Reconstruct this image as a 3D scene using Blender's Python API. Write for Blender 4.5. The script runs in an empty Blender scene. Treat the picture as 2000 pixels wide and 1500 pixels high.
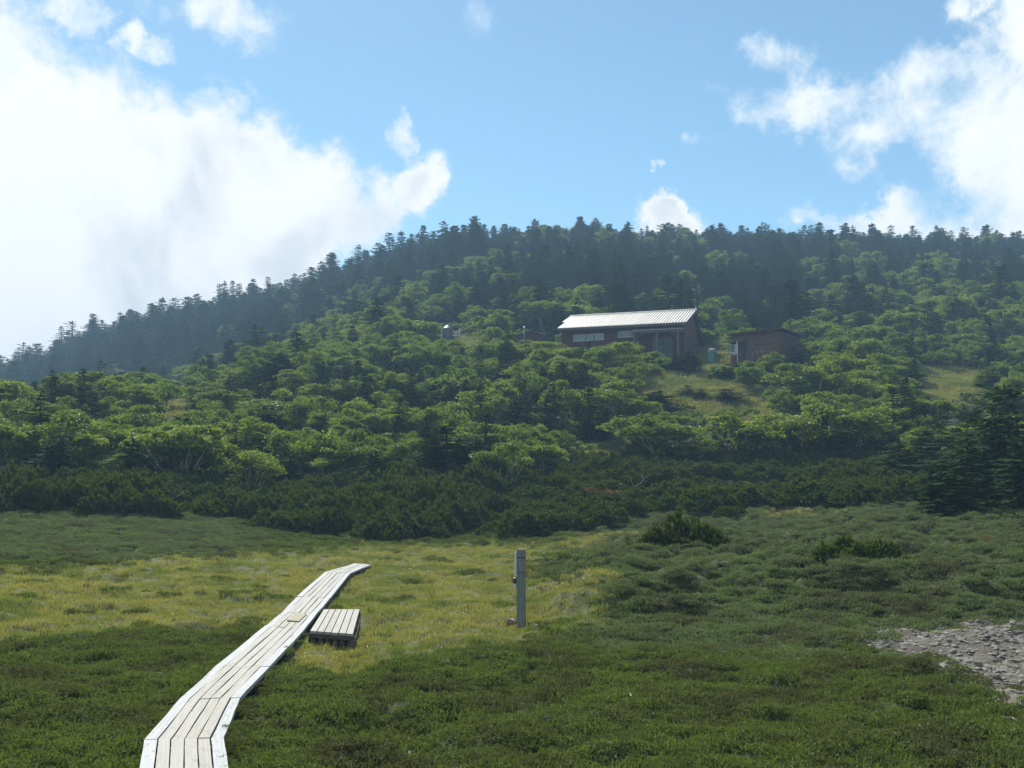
import bpy, math, random
import numpy as np
from mathutils import Vector, Matrix

rnd = random.Random(7)
rng = np.random.default_rng(11)
R = math.radians
S = bpy.context.scene
COL = S.collection

# ------------------------------------------------------------------ camera
PITCH = math.atan(203 / 2000)
CAM = np.array([0.0, 0.0, 2.4])
cam_d = bpy.data.cameras.new('camera')
cam_d.sensor_width = 36.0
cam_d.lens = 36.0
cam_d.clip_start = 0.1
cam_d.clip_end = 5000
cam = bpy.data.objects.new('camera', cam_d)
COL.objects.link(cam)
cam.location = CAM
cam.rotation_euler = (R(90) + PITCH, 0, 0)
S.camera = cam

# ------------------------------------------------------------------ light
SUN_AZ, SUN_EL = -22.0, 47.0
sd = Vector((math.sin(R(SUN_AZ)) * math.cos(R(SUN_EL)), math.cos(R(SUN_AZ)) * math.cos(R(SUN_EL)), math.sin(R(SUN_EL))))
sun_d = bpy.data.lights.new('sun', 'SUN')
sun_d.energy = 5.0
sun_d.angle = R(0.53)
sun_d.color = (1.0, 0.96, 0.89)
sun = bpy.data.objects.new('sun', sun_d)
COL.objects.link(sun)
sun.location = (0, 0, 60)
sun.rotation_euler = (-sd).to_track_quat('-Z', 'Y').to_euler()

S.view_settings.view_transform = 'Standard'
S.view_settings.look = 'None'
S.view_settings.gamma = 1.0
S.view_settings.use_curve_mapping = False
S.view_settings.exposure = 0.6
S.cycles.max_bounces = 5
S.cycles.diffuse_bounces = 2
S.cycles.glossy_bounces = 2
S.cycles.transmission_bounces = 3
S.cycles.transparent_max_bounces = 8
S.cycles.volume_bounces = 0

# ------------------------------------------------------------------ node helpers
class NT:
    def __init__(self, tree):
        self.t = tree
    def n(self, typ, **kw):
        nd = self.t.nodes.new(typ)
        for k, v in kw.items():
            if k.startswith('i_'):
                nd.inputs[k[2:].replace('_', ' ')].default_value = v
            else:
                setattr(nd, k, v)
        return nd
    def l(self, a, b):
        self.t.links.new(a, b)
    def val(self, sock, v):
        if hasattr(v, 'is_output') or isinstance(v, bpy.types.NodeSocket):
            self.l(v, sock)
        else:
            sock.default_value = v
    def math(self, op, a, b=0.0, c=None, clamp=False):
        nd = self.n('ShaderNodeMath', operation=op, use_clamp=clamp)
        self.val(nd.inputs[0], a)
        self.val(nd.inputs[1], b)
        if c is not None:
            self.val(nd.inputs[2], c)
        return nd.outputs[0]
    def vmath(self, op, a, b):
        nd = self.n('ShaderNodeVectorMath', operation=op)
        self.val(nd.inputs[0], a)
        self.val(nd.inputs[1], b)
        return nd.outputs['Value'] if op in ('LENGTH', 'DISTANCE', 'DOT_PRODUCT') else nd.outputs[0]
    def mix(self, f, a, b):
        nd = self.n('ShaderNodeMix', data_type='RGBA')
        self.val(nd.inputs[0], f)
        self.val(nd.inputs[6], a if not isinstance(a, tuple) else (*a[:3], 1))
        self.val(nd.inputs[7], b if not isinstance(b, tuple) else (*b[:3], 1))
        return nd.outputs[2]
    def smooth(self, v, lo, hi, a=0.0, b=1.0):
        nd = self.n('ShaderNodeMapRange', interpolation_type='SMOOTHSTEP')
        self.val(nd.inputs[0], v)
        nd.inputs[1].default_value = lo
        nd.inputs[2].default_value = hi
        nd.inputs[3].default_value = a
        nd.inputs[4].default_value = b
        return nd.outputs[0]
    def noise(self, vec, scale, detail=4.0, rough=0.55, dist=0.0):
        nd = self.n('ShaderNodeTexNoise')
        nd.inputs['Scale'].default_value = scale
        nd.inputs['Detail'].default_value = detail
        nd.inputs['Roughness'].default_value = rough
        nd.inputs['Distortion'].default_value = dist
        if vec is not None:
            self.l(vec, nd.inputs['Vector'])
        return nd

def pix_dir(px, row):
    a = (px - 1000) / 2000.0
    b = (750 - row) / 2000.0
    c, s = math.cos(PITCH), math.sin(PITCH)
    return np.array([a, c - b * s, s + b * c])

def az_el(px, row):
    d = pix_dir(px, row)
    return math.atan2(d[0], d[1]), math.atan2(d[2], math.hypot(d[0], d[1]))

# ------------------------------------------------------------------ sky with broken cloud
world = bpy.data.worlds.new('World')
S.world = world
world.use_nodes = True
W = NT(world.node_tree)
world.node_tree.nodes.clear()
out = W.n('ShaderNodeOutputWorld')
bg = W.n('ShaderNodeBackground')
sky = W.n('ShaderNodeTexSky', sky_type='NISHITA', sun_disc=False)
sky.sun_elevation = R(SUN_EL)
sky.sun_rotation = R(SUN_AZ)
sky.altitude = 1800
sky.air_density = 1.0
sky.dust_density = 0.6
sky.ozone_density = 1.0
SKY_STRENGTH = 0.095
tc = W.n('ShaderNodeTexCoord')
vec = tc.outputs['Generated']
sep = W.n('ShaderNodeSeparateXYZ')
W.l(vec, sep.inputs[0])
az = W.math('ARCTAN2', sep.outputs[0], sep.outputs[1])
el = W.math('ARCSINE', sep.outputs[2])
comb = W.n('ShaderNodeCombineXYZ')
W.l(az, comb.inputs[0])
W.l(el, comb.inputs[1])
sky_p = comb.outputs[0]
# warp so the cloud masses have billowing outlines
w1 = W.noise(vec, 7.0, 6.0, 0.6)
w2 = W.noise(vec, 26.0, 5.0, 0.65)
d1 = W.vmath('SUBTRACT', w1.outputs['Color'], (0.5, 0.5, 0.5))
d2 = W.vmath('SUBTRACT', w2.outputs['Color'], (0.5, 0.5, 0.5))
s1 = W.n('ShaderNodeVectorMath', operation='SCALE'); s1.inputs['Scale'].default_value = 0.11; W.l(d1, s1.inputs[0])
s2 = W.n('ShaderNodeVectorMath', operation='SCALE'); s2.inputs['Scale'].default_value = 0.06; W.l(d2, s2.inputs[0])
pw = W.vmath('ADD', W.vmath('ADD', sky_p, s1.outputs[0]), s2.outputs[0])
pw = W.vmath('MULTIPLY', pw, (1, 1, 0))
# cloud masses: centre pixel in the photograph, radii, strength -> direction
CLOUDS = [  # px, row, rx, ry, weight
    (60, 430, 330, 330, 1.25), (-260, 380, 420, 360, 1.3), (-650, 350, 500, 330, 1.2), (300, 420, 230, 250, 1.25), (430, 380, 150, 210, 1.15),
    (520, 450, 150, 170, 1.1), (620, 420, 130, 130, 1.0), (715, 430, 110, 100, 0.85),
    (812, 375, 66, 88, 0.88), (772, 275, 40, 62, 0.56), (600, 330, 50, 50, 0.6), (160, 620, 420, 200, 1.2),
    (160, 15, 80, 55, 0.62), (290, 85, 75, 38, 0.66), (430, 25, 180, 70, 0.54), (20, 70, 150, 90, 0.6),
    (960, 40, 70, 80, 0.29),
    (2090, 330, 190, 260, 0.86), (2030, 470, 330, 120, 0.82), (1930, 330, 120, 140, 0.66), (1790, 150, 170, 95, 0.68),
    (1760, 240, 160, 110, 0.66), (1560, 190, 180, 75, 0.62), (1490, 110, 110, 75, 0.56), (1880, 210, 150, 140, 0.62),
    (1990, 60, 90, 130, 0.66), (1900, 0, 80, 50, 0.62), (1690, 440, 160, 40, 0.62), (1385, 270, 45, 45, 0.40),
    (1322, 448, 78, 50, 1.25), (1290, 338, 26, 16, 0.55), (2500, 300, 420, 330, 1.0)]
field = None
for (px, row, rx, ry, wgt) in CLOUDS:
    a0, e0 = az_el(px, row)
    dv = W.vmath('SUBTRACT', pw, (a0, e0, 0))
    dv = W.vmath('MULTIPLY', dv, (2000.0 / rx, 2000.0 / ry, 0))
    ln = W.vmath('LENGTH', dv, (0, 0, 0))
    m = W.smooth(ln, 0.15, 1.5, wgt, 0.0)
    field = m if field is None else W.math('SMOOTH_MAX', field, m, 0.12)
# away from the view the same kind of broken cloud goes on
gen = W.noise(vec, 2.3, 3.0, 0.5)
away = W.smooth(W.math('ABSOLUTE', az), 0.75, 1.05)
upw = W.smooth(el, 0.55, 0.8)
away = W.math('MAXIMUM', away, upw)
genm = W.math('MULTIPLY', W.smooth(gen.outputs['Fac'], 0.42, 0.68), away)
field = W.math('MAXIMUM', field, genm)
fb = W.noise(vec, 13.0, 11.0, 0.66, 0.15)
fine = W.math('MULTIPLY', W.math('SUBTRACT', fb.outputs['Fac'], 0.5), 1.25)
dens = W.math('ADD', field, fine)
alpha = W.smooth(dens, 0.27, 0.68)
thick = W.smooth(dens, 0.40, 0.85)
shade_n = W.noise(vec, 5.0, 5.0, 0.55, 0.6)
shade = W.math('MULTIPLY', W.smooth(shade_n.outputs['Fac'], 0.38, 0.60), W.smooth(field, 0.6, 1.1))
ccol = W.mix(thick, (0.56, 0.64, 0.70), (0.74, 0.745, 0.745))
ccol = W.mix(W.math('MULTIPLY', shade, 0.8), ccol, (0.455, 0.51, 0.555))
cscale = W.n('ShaderNodeVectorMath', operation='SCALE')
cscale.inputs['Scale'].default_value = 1.0 / SKY_STRENGTH
W.l(ccol, cscale.inputs[0])
skyc = W.vmath('MULTIPLY', sky.outputs[0], (0.96, 1.19, 1.09))
fin = W.mix(alpha, skyc, cscale.outputs[0])
W.l(fin, bg.inputs[0])
bg.inputs[1].default_value = SKY_STRENGTH
W.l(bg.outputs[0], out.inputs[0])

# ------------------------------------------------------------------ numpy noise
def _hash(ix, iy, seed):
    n = (ix.astype(np.int64) * 374761393 + iy.astype(np.int64) * 668265263 + seed * 1442695041) & 0x7fffffff
    n = ((n ^ (n >> 13)) * 1274126177) & 0x7fffffff
    return ((n ^ (n >> 16)) & 0xffff) / 65535.0
def vnoise(x, y, seed=0):
    x = np.asarray(x, float); y = np.asarray(y, float)
    ix = np.floor(x); iy = np.floor(y)
    fx = x - ix; fy = y - iy
    fx = fx * fx * (3 - 2 * fx); fy = fy * fy * (3 - 2 * fy)
    a = _hash(ix, iy, seed); b = _hash(ix + 1, iy, seed)
    c = _hash(ix, iy + 1, seed); d = _hash(ix + 1, iy + 1, seed)
    return (a + (b - a) * fx) * (1 - fy) + (c + (d - c) * fx) * fy
def fbm(x, y, seed=0, octs=4, gain=0.5):
    s = 0; a = 1; t = 0
    for k in range(octs):
        s = s + a * vnoise(x * 2 ** k + 17.3 * k, y * 2 ** k - 9.1 * k, seed + k)
        t += a; a *= gain
    return s / t - 0.5
def sstep(v, lo, hi):
    t = np.clip((v - lo) / (hi - lo), 0, 1)
    return t * t * (3 - 2 * t)

# ------------------------------------------------------------------ terrain
TY = np.array([-60, 0, 8, 20, 30, 35, 40, 45, 60, 80, 100, 120, 150, 200, 260, 300, 330, 400, 620], float)
TP = np.array([-1200, -400, 0, 200, 400, 600, 800, 1000, 1300, 1600, 2000, 2400, 3200], float)
TZ = {
    -1200: [1.0, .8, .1, .3, .9, 1.3, 1.8, 2.3, 4.4, 7.5, 8, 7, 6, 6, 8, 10, 12, 8, -12],
    -400: [1.0, .8, 0, .2, .65, 1.0, 1.5, 2.0, 4.2, 8.6, 10, 8.5, 7, 8.5, 14, 19, 22, 18, -12],
    0: [1.0, .8, 0, .1, .45, .80, 1.25, 1.7, 3.7, 8.4, 10.2, 9.0, 8.5, 12, 23, 32, 36, 30, -12],
    200: [1.0, .8, 0, .05, .25, .5, .85, 1.2, 3.4, 8.2, 11.0, 10, 10, 16, 32, 44, 51, 44, -12],
    400: [1.0, .8, 0, 0, .05, .15, .40, .65, 2.6, 6.5, 11, 12.5, 14, 22, 38, 51, 57, 50, -12],
    600: [1.0, .8, 0, 0, 0, 0, .05, .15, 2.2, 6.5, 12, 16, 21, 31, 47, 59, 65, 55, -12],
    800: [1.0, .8, 0, 0, 0, 0, 0, 0, 2.0, 6.8, 12.2, 17, 24, 38, 58, 70, 73, 64, -12],
    1000: [1.0, .8, 0, 0, 0, 0, 0, 0, 2.0, 7.0, 12.8, 17.8, 26, 43, 65, 76, 76, 66, -12],
    1300: [1.0, .8, 0, 0, .08, .15, .3, .5, 2.4, 6.8, 13.8, 18.0, 26, 43, 64, 75, 74, 64, -12],
    1600: [1.0, .8, 0, .1, .35, .55, .75, 1.0, 2.6, 7.0, 13.8, 17.8, 25.5, 42, 63, 74, 73, 63, -12],
    2000: [1.0, .8, 0, .2, .65, 1.0, 1.5, 2.0, 4.0, 8.0, 12, 17, 26, 42, 62, 73, 72, 62, -12],
    2400: [1.0, .8, 0, .3, .9, 1.4, 1.9, 2.5, 4.6, 8.6, 13, 17, 26, 41, 60, 70, 69, 60, -12],
    3200: [1.0, .8, .1, .4, 1.1, 1.6, 2.2, 2.8, 5.0, 9, 13, 17, 25, 39, 56, 64, 62, 55, -12]}
def _smooth_table():
    tab = np.array([TZ[int(p)] for p in TP])
    gs = np.linspace(0, 1, 420)
    yy = -60 + 680 * gs ** 2.0
    pp = np.linspace(TP[0], TP[-1], 240)
    t1 = np.array([np.interp(yy, TY, r) for r in tab])
    t2 = np.array([np.interp(pp, TP, t1[:, j]) for j in range(len(yy))]).T
    k = np.exp(-0.5 * (np.arange(-12, 13) / 4.5) ** 2); k /= k.sum()
    for ax in (0, 1):
        pad = [(0, 0), (0, 0)]; pad[ax] = (12, 12)
        q = np.pad(t2, pad, mode='edge')
        t2 = np.apply_along_axis(lambda v: np.convolve(v, k, mode='valid'), ax, q)
    t2 = t2 - 1.0 * np.clip((yy - 180) / 90, 0, 1)[None, :]
    return t2
TAB = _smooth_table()
def base_z(x, y):
    x = np.asarray(x, float); y = np.asarray(y, float)
    p = 1000 + 2000 * x / np.maximum(y, 10.0)
    fp = np.clip((p - TP[0]) / (TP[-1] - TP[0]), 0, 0.99999) * 239
    fy = np.sqrt(np.clip((y + 60) / 680.0, 0, 0.99999)) * 419
    ip = fp.astype(int); iy = fy.astype(int)
    a = fp - ip; b = fy - iy
    return (TAB[ip, iy] * (1 - a) + TAB[ip + 1, iy] * a) * (1 - b) + (TAB[ip, iy + 1] * (1 - a) + TAB[ip + 1, iy + 1] * a) * b
def project(x, y, z):
    c, s = math.cos(PITCH), math.sin(PITCH)
    dx = np.asarray(x, float); dy = np.asarray(y, float); dz = np.asarray(z, float) - CAM[2]
    f = np.maximum(dy * c + dz * s, 0.01)
    v = -dy * s + dz * c
    return 1000 + 2000 * dx / f, 750 - 2000 * v / f
def in_poly(px, py, poly):
    inside = np.zeros(np.shape(px), bool)
    n = len(poly)
    for i in range(n):
        x0, y0 = poly[i]; x1, y1 = poly[(i + 1) % n]
        c = ((y0 > py) != (y1 > py)) & (px < (x1 - x0) * (py - y0) / ((y1 - y0) or 1e-9) + x0)
        inside ^= c
    return inside
POLY_DRY = [[(-400, 1130), (0, 1116), (150, 1112), (300, 1092), (480, 1086), (640, 1082), (720, 1066), (900, 1063), (1000, 1064), (1150, 1062),
             (1200, 1050), (1262, 1060), (1235, 1080), (1120, 1092), (1045, 1104), (1030, 1125), (1085, 1150), (1140, 1162), (1205, 1185), (1228, 1208),
             (1180, 1232), (1090, 1254), (980, 1268), (860, 1282), (720, 1300), (600, 1322), (520, 1345), (520, 1240), (420, 1240), (300, 1228), (230, 1240), (120, 1256), (-400, 1268)],
            [(1440, 1000), (1560, 1004), (1700, 1010), (1640, 1022), (1480, 1022)]]
POLY_GRAVEL = [(1665, 1240), (1750, 1226), (1890, 1218), (2300, 1212), (2300, 1440), (2020, 1400), (1950, 1382), (1880, 1352), (1815, 1312), (1745, 1292), (1690, 1264)]
CLEAR_POLYS = [[(1235, 736), (1310, 728), (1420, 733), (1440, 758), (1490, 768), (1505, 815), (1400, 814), (1330, 795), (1295, 770), (1240, 756)],
               [(1800, 722), (1900, 722), (1915, 775), (1850, 790), (1810, 760)],
               [(325, 775), (375, 775), (375, 815), (325, 815)],
               [(880, 655), (930, 665), (935, 684), (890, 680)],
               [(1370, 655), (1425, 650), (1425, 690), (1400, 730), (1350, 735), (1385, 700)],
               [(1140, 872), (1190, 872), (1190, 895), (1140, 895)], [(1220, 860), (1260, 856), (1262, 866), (1222, 868)]]
def masks(x, y):
    z = base_z(x, y)
    px, py = project(x, y, z)
    wob = np.clip(np.asarray(y) / 30.0, .4, 1.5)
    qx = px + 46 * fbm(np.asarray(x) * 1.1, np.asarray(y) * .8, 31) / wob
    qy = py + 34 * fbm(np.asarray(x) * 1.3 + 40, np.asarray(y) * 1.0, 37) / wob
    dry = np.zeros(np.shape(px))
    for p in POLY_DRY:
        dry = np.maximum(dry, in_poly(qx, qy, p))
    for p in CLEAR_POLYS:
        dry = np.maximum(dry, in_poly(qx, qy, p) * (np.asarray(y) > 48))
    grav = in_poly(px + 60 * fbm(np.asarray(x) * 2.1, np.asarray(y) * 2.1, 5), py + 26 * fbm(np.asarray(x) * 2.3 + 9, np.asarray(y) * 2, 6), POLY_GRAVEL).astype(float)
    scree = in_poly(px, py, [(330, 762), (362, 756), (420, 742), (425, 756), (375, 775), (330, 778)]).astype(float) * (np.asarray(y) > 60)
    grav = np.maximum(grav, scree)
    return dry, grav, px, py
def ray_at_z(px, row, z):
    d = pix_dir(px, row)
    t = (z - CAM[2]) / d[2]
    return np.array([d[0] * t, d[1] * t, z])
JOINTS = [((266, 1540), (452, 1540)), ((282, 1445), (437, 1441)), ((350, 1366), (470, 1362)), ((422, 1300), (527, 1302)), ((518, 1222), (594, 1230)),
          ((549, 1197), (621, 1195)), ((580, 1165), (645, 1167)), ((635, 1117), (684, 1119)), ((692, 1100), (724, 1103))]
HB = [.15, .14, .13, .12, .14, .16, .15, .15, .12]
BW = []
for ((lx, ly), (rx_, ry_)), h in zip(JOINTS, HB):
    cz = 0.0
    for _ in range(6):
        l = ray_at_z(lx, ly, cz + h); r = ray_at_z(rx_, ry_, cz + h)
        mid = (l + r) / 2
        cz = float(base_z(mid[0], mid[1])) + .02
    BW.append((l, r))
WALK = np.array([(l + r)[:2] / 2 for l, r in BW])
def walk_dist(x, y):
    d = np.full(np.shape(x), 1e9)
    for i in range(len(WALK) - 1):
        a, b = WALK[i], WALK[i + 1]
        ab = b - a
        t = np.clip(((x - a[0]) * ab[0] + (y - a[1]) * ab[1]) / (ab @ ab), 0, 1)
        d = np.minimum(d, np.hypot(x - a[0] - ab[0] * t, y - a[1] - ab[1] * t))
    return d
def ground_z(x, y):
    x = np.asarray(x, float); y = np.asarray(y, float)
    z = base_z(x, y)
    near = sstep(y, 5.5, 9) * (1 - sstep(y, 52, 70))
    px = 1000 + 2000 * x / np.maximum(y, 8)
    right = sstep(px, 980, 1150) * sstep(y, 16, 21)
    h = 0.14 * fbm(x * .35, y * .35, 3) + 0.34 * fbm(x * .9, y * 1.2, 4, 3)
    h = h + 0.13 * fbm(x * 2.2, y * 2.8, 5, 2)
    ridg = 1 - np.abs(2 * vnoise(x * .75 + 3 + .25 * y, y * 1.25 + .35 * np.sin(x), 8) - 1)
    ridg2 = 1 - np.abs(2 * vnoise(x * 1.7, y * 2.4 + .3 * x, 9) - 1)
    h = h + right * (0.55 * (ridg - .5) + 0.24 * (ridg2 - .5))
    far = sstep(y, 50, 80)
    qx = px + 70 * fbm(x * .7, y * .7, 23)
    bank = .42 * sstep(qx, 1040 + 5 * (y - 17), 1130 + 5 * (y - 17)) * sstep(y + 1.5 * fbm(x * .6, y * .6, 24), 17.0, 20.0) * (1 - sstep(y, 32, 42))
    h = h + bank
    h = h * (.22 + .78 * sstep(walk_dist(x, y), .35, 1.3))
    z = z + near * h + far * (1.2 * fbm(x * .06, y * .06, 12) + .5 * fbm(x * .2, y * .2, 13))
    return z
def ground_hit(px, row):
    d = pix_dir(px, row)
    d = d / d[1]
    ys = np.concatenate([np.arange(4, 60, .05), np.arange(60, 420, .25)])
    zs = CAM[2] + d[2] * ys
    gz = ground_z(d[0] * ys, ys)
    k = np.nonzero(zs <= gz)[0]
    if len(k) == 0:
        Y = 300.0
    else:
        Y = float(ys[k[0]])
    return d[0] * Y, Y, float(ground_z(d[0] * Y, Y))
def ray_at_z(px, row, z):
    d = pix_dir(px, row)
    t = (z - CAM[2]) / d[2]
    return np.array([d[0] * t, d[1] * t, z])
def at_depth(px, row, Y):
    d = pix_dir(px, row)
    d = d / d[1]
    return np.array([d[0] * Y, Y, CAM[2] + d[2] * Y])

# ------------------------------------------------------------------ mesh helpers
def mesh_from(name, verts, faces, mats, midx=None, smooth=False, uv=None):
    verts = np.asarray(verts, np.float32).reshape(-1, 3)
    me = bpy.data.meshes.new(name)
    if isinstance(faces, np.ndarray):
        nf, k = faces.shape
        me.vertices.add(len(verts)); me.vertices.foreach_set('co', verts.ravel())
        me.loops.add(nf * k); me.loops.foreach_set('vertex_index', faces.astype(np.int32).ravel())
        me.polygons.add(nf)
        me.polygons.foreach_set('loop_start', np.arange(0, nf * k, k, dtype=np.int32))
        me.polygons.foreach_set('loop_total', np.full(nf, k, np.int32))
        me.update(calc_edges=True)
    else:
        me.from_pydata(verts.tolist(), [], faces)
    for m in (mats if isinstance(mats, (list, tuple)) else [mats]):
        me.materials.append(m)
    if midx is not None:
        me.polygons.foreach_set('material_index', np.asarray(midx, np.int32))
    me.polygons.foreach_set('use_smooth', np.full(len(me.polygons), bool(smooth)))
    if uv is not None:
        l = me.uv_layers.new(name='UVMap')
        vi = np.empty(len(me.loops), np.int32)
        me.loops.foreach_get('vertex_index', vi)
        l.data.foreach_set('uv', np.asarray(uv, np.float32)[vi].ravel())
    me.update()
    return me
def obj(name, me, parent=None, loc=None, rot=None):
    o = bpy.data.objects.new(name, me)
    COL.objects.link(o)
    if parent is not None:
        o.parent = parent
    if loc is not None:
        o.location = loc
    if rot is not None:
        o.rotation_euler = rot
    return o
def tag(o, label, cat, group=None):
    o['label'] = label
    o['category'] = cat
    if group:
        o['group'] = group
    return o
def thing(name, label, cat, loc=(0, 0, 0), rz=0.0, group=None):
    o = obj(name, None, None, loc, (0, 0, rz))
    o.empty_display_size = 0.2
    return tag(o, label, cat, group)

class MB:
    """collects boxes, prisms and tubes into one mesh"""
    def __init__(self):
        self.v = []; self.f = []
    def add(self, vs, fs):
        b = len(self.v)
        self.v += [tuple(map(float, p)) for p in vs]
        self.f += [tuple(b + i for i in f) for f in fs]
        return self
    def hexa(self, p):
        return self.add(p, [(0, 3, 2, 1), (4, 5, 6, 7), (0, 1, 5, 4), (1, 2, 6, 5), (2, 3, 7, 6), (3, 0, 4, 7)])
    def box(self, x0, x1, y0, y1, z0, z1):
        return self.hexa([(x0, y0, z0), (x1, y0, z0), (x1, y1, z0), (x0, y1, z0), (x0, y0, z1), (x1, y0, z1), (x1, y1, z1), (x0, y1, z1)])
    def beam(self, a, b, w, h=None, up=(0, 0, 1)):
        a = Vector(a); b = Vector(b); h = h or w
        d = (b - a).normalized(); u = Vector(up)
        s = d.cross(u)
        if s.length < 1e-4:
            s = d.cross(Vector((1, 0, 0)))
        s.normalize(); u = s.cross(d).normalized()
        s *= w / 2; u *= h / 2
        return self.hexa([a - s - u, a + s - u, b + s - u, b - s - u, a - s + u, a + s + u, b + s + u, b - s + u])
    def prism_x(self, prof, x0, x1):
        n = len(prof)
        vs = [(x0, y, z) for y, z in prof] + [(x1, y, z) for y, z in prof]
        fs = [tuple(range(n)), tuple(range(2 * n - 1, n - 1, -1))]
        fs += [((i + 1) % n, i, i + n, (i + 1) % n + n) for i in range(n)]
        return self.add(vs, fs)
    def tube(self, pts, rad, sides=6, cap=True):
        pts = [Vector(p) for p in pts]
        n = len(pts); b = len(self.v)
        for i, p in enumerate(pts):
            d = (pts[min(i + 1, n - 1)] - pts[max(i - 1, 0)]).normalized()
            s = d.cross(Vector((0.13, 0.05, 1)))
            if s.length < 1e-3:
                s = d.cross(Vector((1, 0, 0)))
            s.normalize(); u = s.cross(d)
            r = rad[i] if isinstance(rad, (list, tuple, np.ndarray)) else rad
            for k in range(sides):
                a = 2 * math.pi * k / sides
                q = p + s * (math.cos(a) * r) + u * (math.sin(a) * r)
                self.v.append((q.x, q.y, q.z))
        for i in range(n - 1):
            for k in range(sides):
                k2 = (k + 1) % sides
                self.f.append((b + i * sides + k, b + i * sides + k2, b + (i + 1) * sides + k2, b + (i + 1) * sides + k))
        if cap:
            self.f.append(tuple(b + k for k in range(sides))[::-1])
            self.f.append(tuple(b + (n - 1) * sides + k for k in range(sides)))
        return self
    def lathe(self, prof, c=(0, 0, 0), seg=20):
        b = len(self.v); n = len(prof)
        for r, z in prof:
            for k in range(seg):
                a = 2 * math.pi * k / seg
                self.v.append((c[0] + r * math.cos(a), c[1] + r * math.sin(a), c[2] + z))
        for i in range(n - 1):
            for k in range(seg):
                k2 = (k + 1) % seg
                self.f.append((b + i * seg + k, b + i * seg + k2, b + (i + 1) * seg + k2, b + (i + 1) * seg + k))
        self.f.append(tuple(b + k for k in range(seg))[::-1])
        self.f.append(tuple(b + (n - 1) * seg + k for k in range(seg)))
        return self
    def mesh(self, name, mat, smooth=False):
        return mesh_from(name, self.v, self.f, mat, smooth=smooth)
    def build(self, name, mat, parent=None, smooth=False, loc=None, rot=None):
        return obj(name, self.mesh(name, mat, smooth), parent, loc, rot)

# ------------------------------------------------------------------ materials
def new_mat(name):
    m = bpy.data.materials.new(name)
    m.use_nodes = True
    m.node_tree.nodes.clear()
    t = NT(m.node_tree)
    o = t.n('ShaderNodeOutputMaterial')
    return m, t, o
def pbr(t, o, color, rough=0.7, spec=0.3, metal=0.0, bump=None, bump_s=0.3, bump_d=0.02):
    p = t.n('ShaderNodeBsdfPrincipled')
    t.val(p.inputs['Base Color'], color if not isinstance(color, tuple) else (*color[:3], 1))
    t.val(p.inputs['Roughness'], rough)
    p.inputs['Specular IOR Level'].default_value = spec
    t.val(p.inputs['Metallic'], metal)
    if bump is not None:
        b = t.n('ShaderNodeBump')
        b.inputs['Strength'].default_value = bump_s
        b.inputs['Distance'].default_value = bump_d
        t.l(bump, b.inputs['Height'])
        t.l(b.outputs[0], p.inputs['Normal'])
    t.l(p.outputs[0], o.inputs[0])
    return p
def leaf_mat(name, cols, trans=0.38, gloss=0.10, rough=0.38, world_scale=0.0, clump=None, tcol=(1.25, 1.35, 0.55)):
    """foliage: colour varies by leaf, by plant and by place; light passes through"""
    m, t, o = new_mat(name)
    geo = t.n('ShaderNodeNewGeometry')
    oi = t.n('ShaderNodeObjectInfo')
    c = t.mix(t.smooth(geo.outputs['Random Per Island'], 0.0, 1.0), cols[0], cols[1])
    c = t.mix(t.smooth(oi.outputs['Random'], 0.10, 1.0), c, t.mix(0.7, c, cols[2]))
    if clump:
        tn = t.n('ShaderNodeAttribute', attribute_name='tone')
        c = t.mix(t.math('MULTIPLY', t.smooth(tn.outputs['Fac'], 0.35, 1.0), .75), c, clump)
    if world_scale:
        nz = t.noise(geo.outputs['Position'], world_scale, 3.0)
        c = t.mix(t.smooth(nz.outputs['Fac'], 0.42, 0.68), c, cols[3])
    df = t.n('ShaderNodeBsdfDiffuse'); t.l(c, df.inputs[0])
    tr = t.n('ShaderNodeBsdfTranslucent')
    tm = t.n('ShaderNodeMix', data_type='RGBA', blend_type='MULTIPLY')
    tm.inputs[0].default_value = 1.0
    t.l(c, tm.inputs[6]); tm.inputs[7].default_value = (*tcol, 1)
    t.l(tm.outputs[2], tr.inputs[0])
    mx = t.n('ShaderNodeMixShader'); mx.inputs[0].default_value = trans
    t.l(df.outputs[0], mx.inputs[1]); t.l(tr.outputs[0], mx.inputs[2])
    gl = t.n('ShaderNodeBsdfGlossy'); gl.inputs['Roughness'].default_value = rough
    gl.inputs[0].default_value = (.9, .95, 1, 1)
    mg = t.n('ShaderNodeMixShader'); mg.inputs[0].default_value = gloss
    t.l(mx.outputs[0], mg.inputs[1]); t.l(gl.outputs[0], mg.inputs[2])
    t.l(mg.outputs[0], o.inputs[0])
    return m

M = {}
M['birch_leaf'] = leaf_mat('birch_leaf', [(.058, .108, .013), (.118, .176, .021), (.155, .200, .024)], trans=.47, gloss=.016, rough=.42, clump=(.165, .220, .028), tcol=(1.5, 1.5, .5))
M['fir_needle'] = leaf_mat('fir_needle', [(.020, .046, .016), (.038, .068, .022), (.030, .056, .022)], trans=.18, gloss=.005, rough=.5, clump=(.035, .062, .020))
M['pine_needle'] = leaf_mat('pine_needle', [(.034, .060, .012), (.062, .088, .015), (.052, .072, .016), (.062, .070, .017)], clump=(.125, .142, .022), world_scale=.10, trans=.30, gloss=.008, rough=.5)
M['autumn_leaf'] = leaf_mat('autumn_leaf', [(.11, .05, .022), (.17, .075, .028), (.09, .075, .02)], trans=.35, gloss=.02)
M['dry_grass'] = leaf_mat('dry_grass', [(.22, .215, .058), (.36, .325, .120), (.19, .21, .05), (.125, .165, .035)], trans=.42, gloss=.03, world_scale=.45, tcol=(1.2, 1.2, .7))
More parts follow.
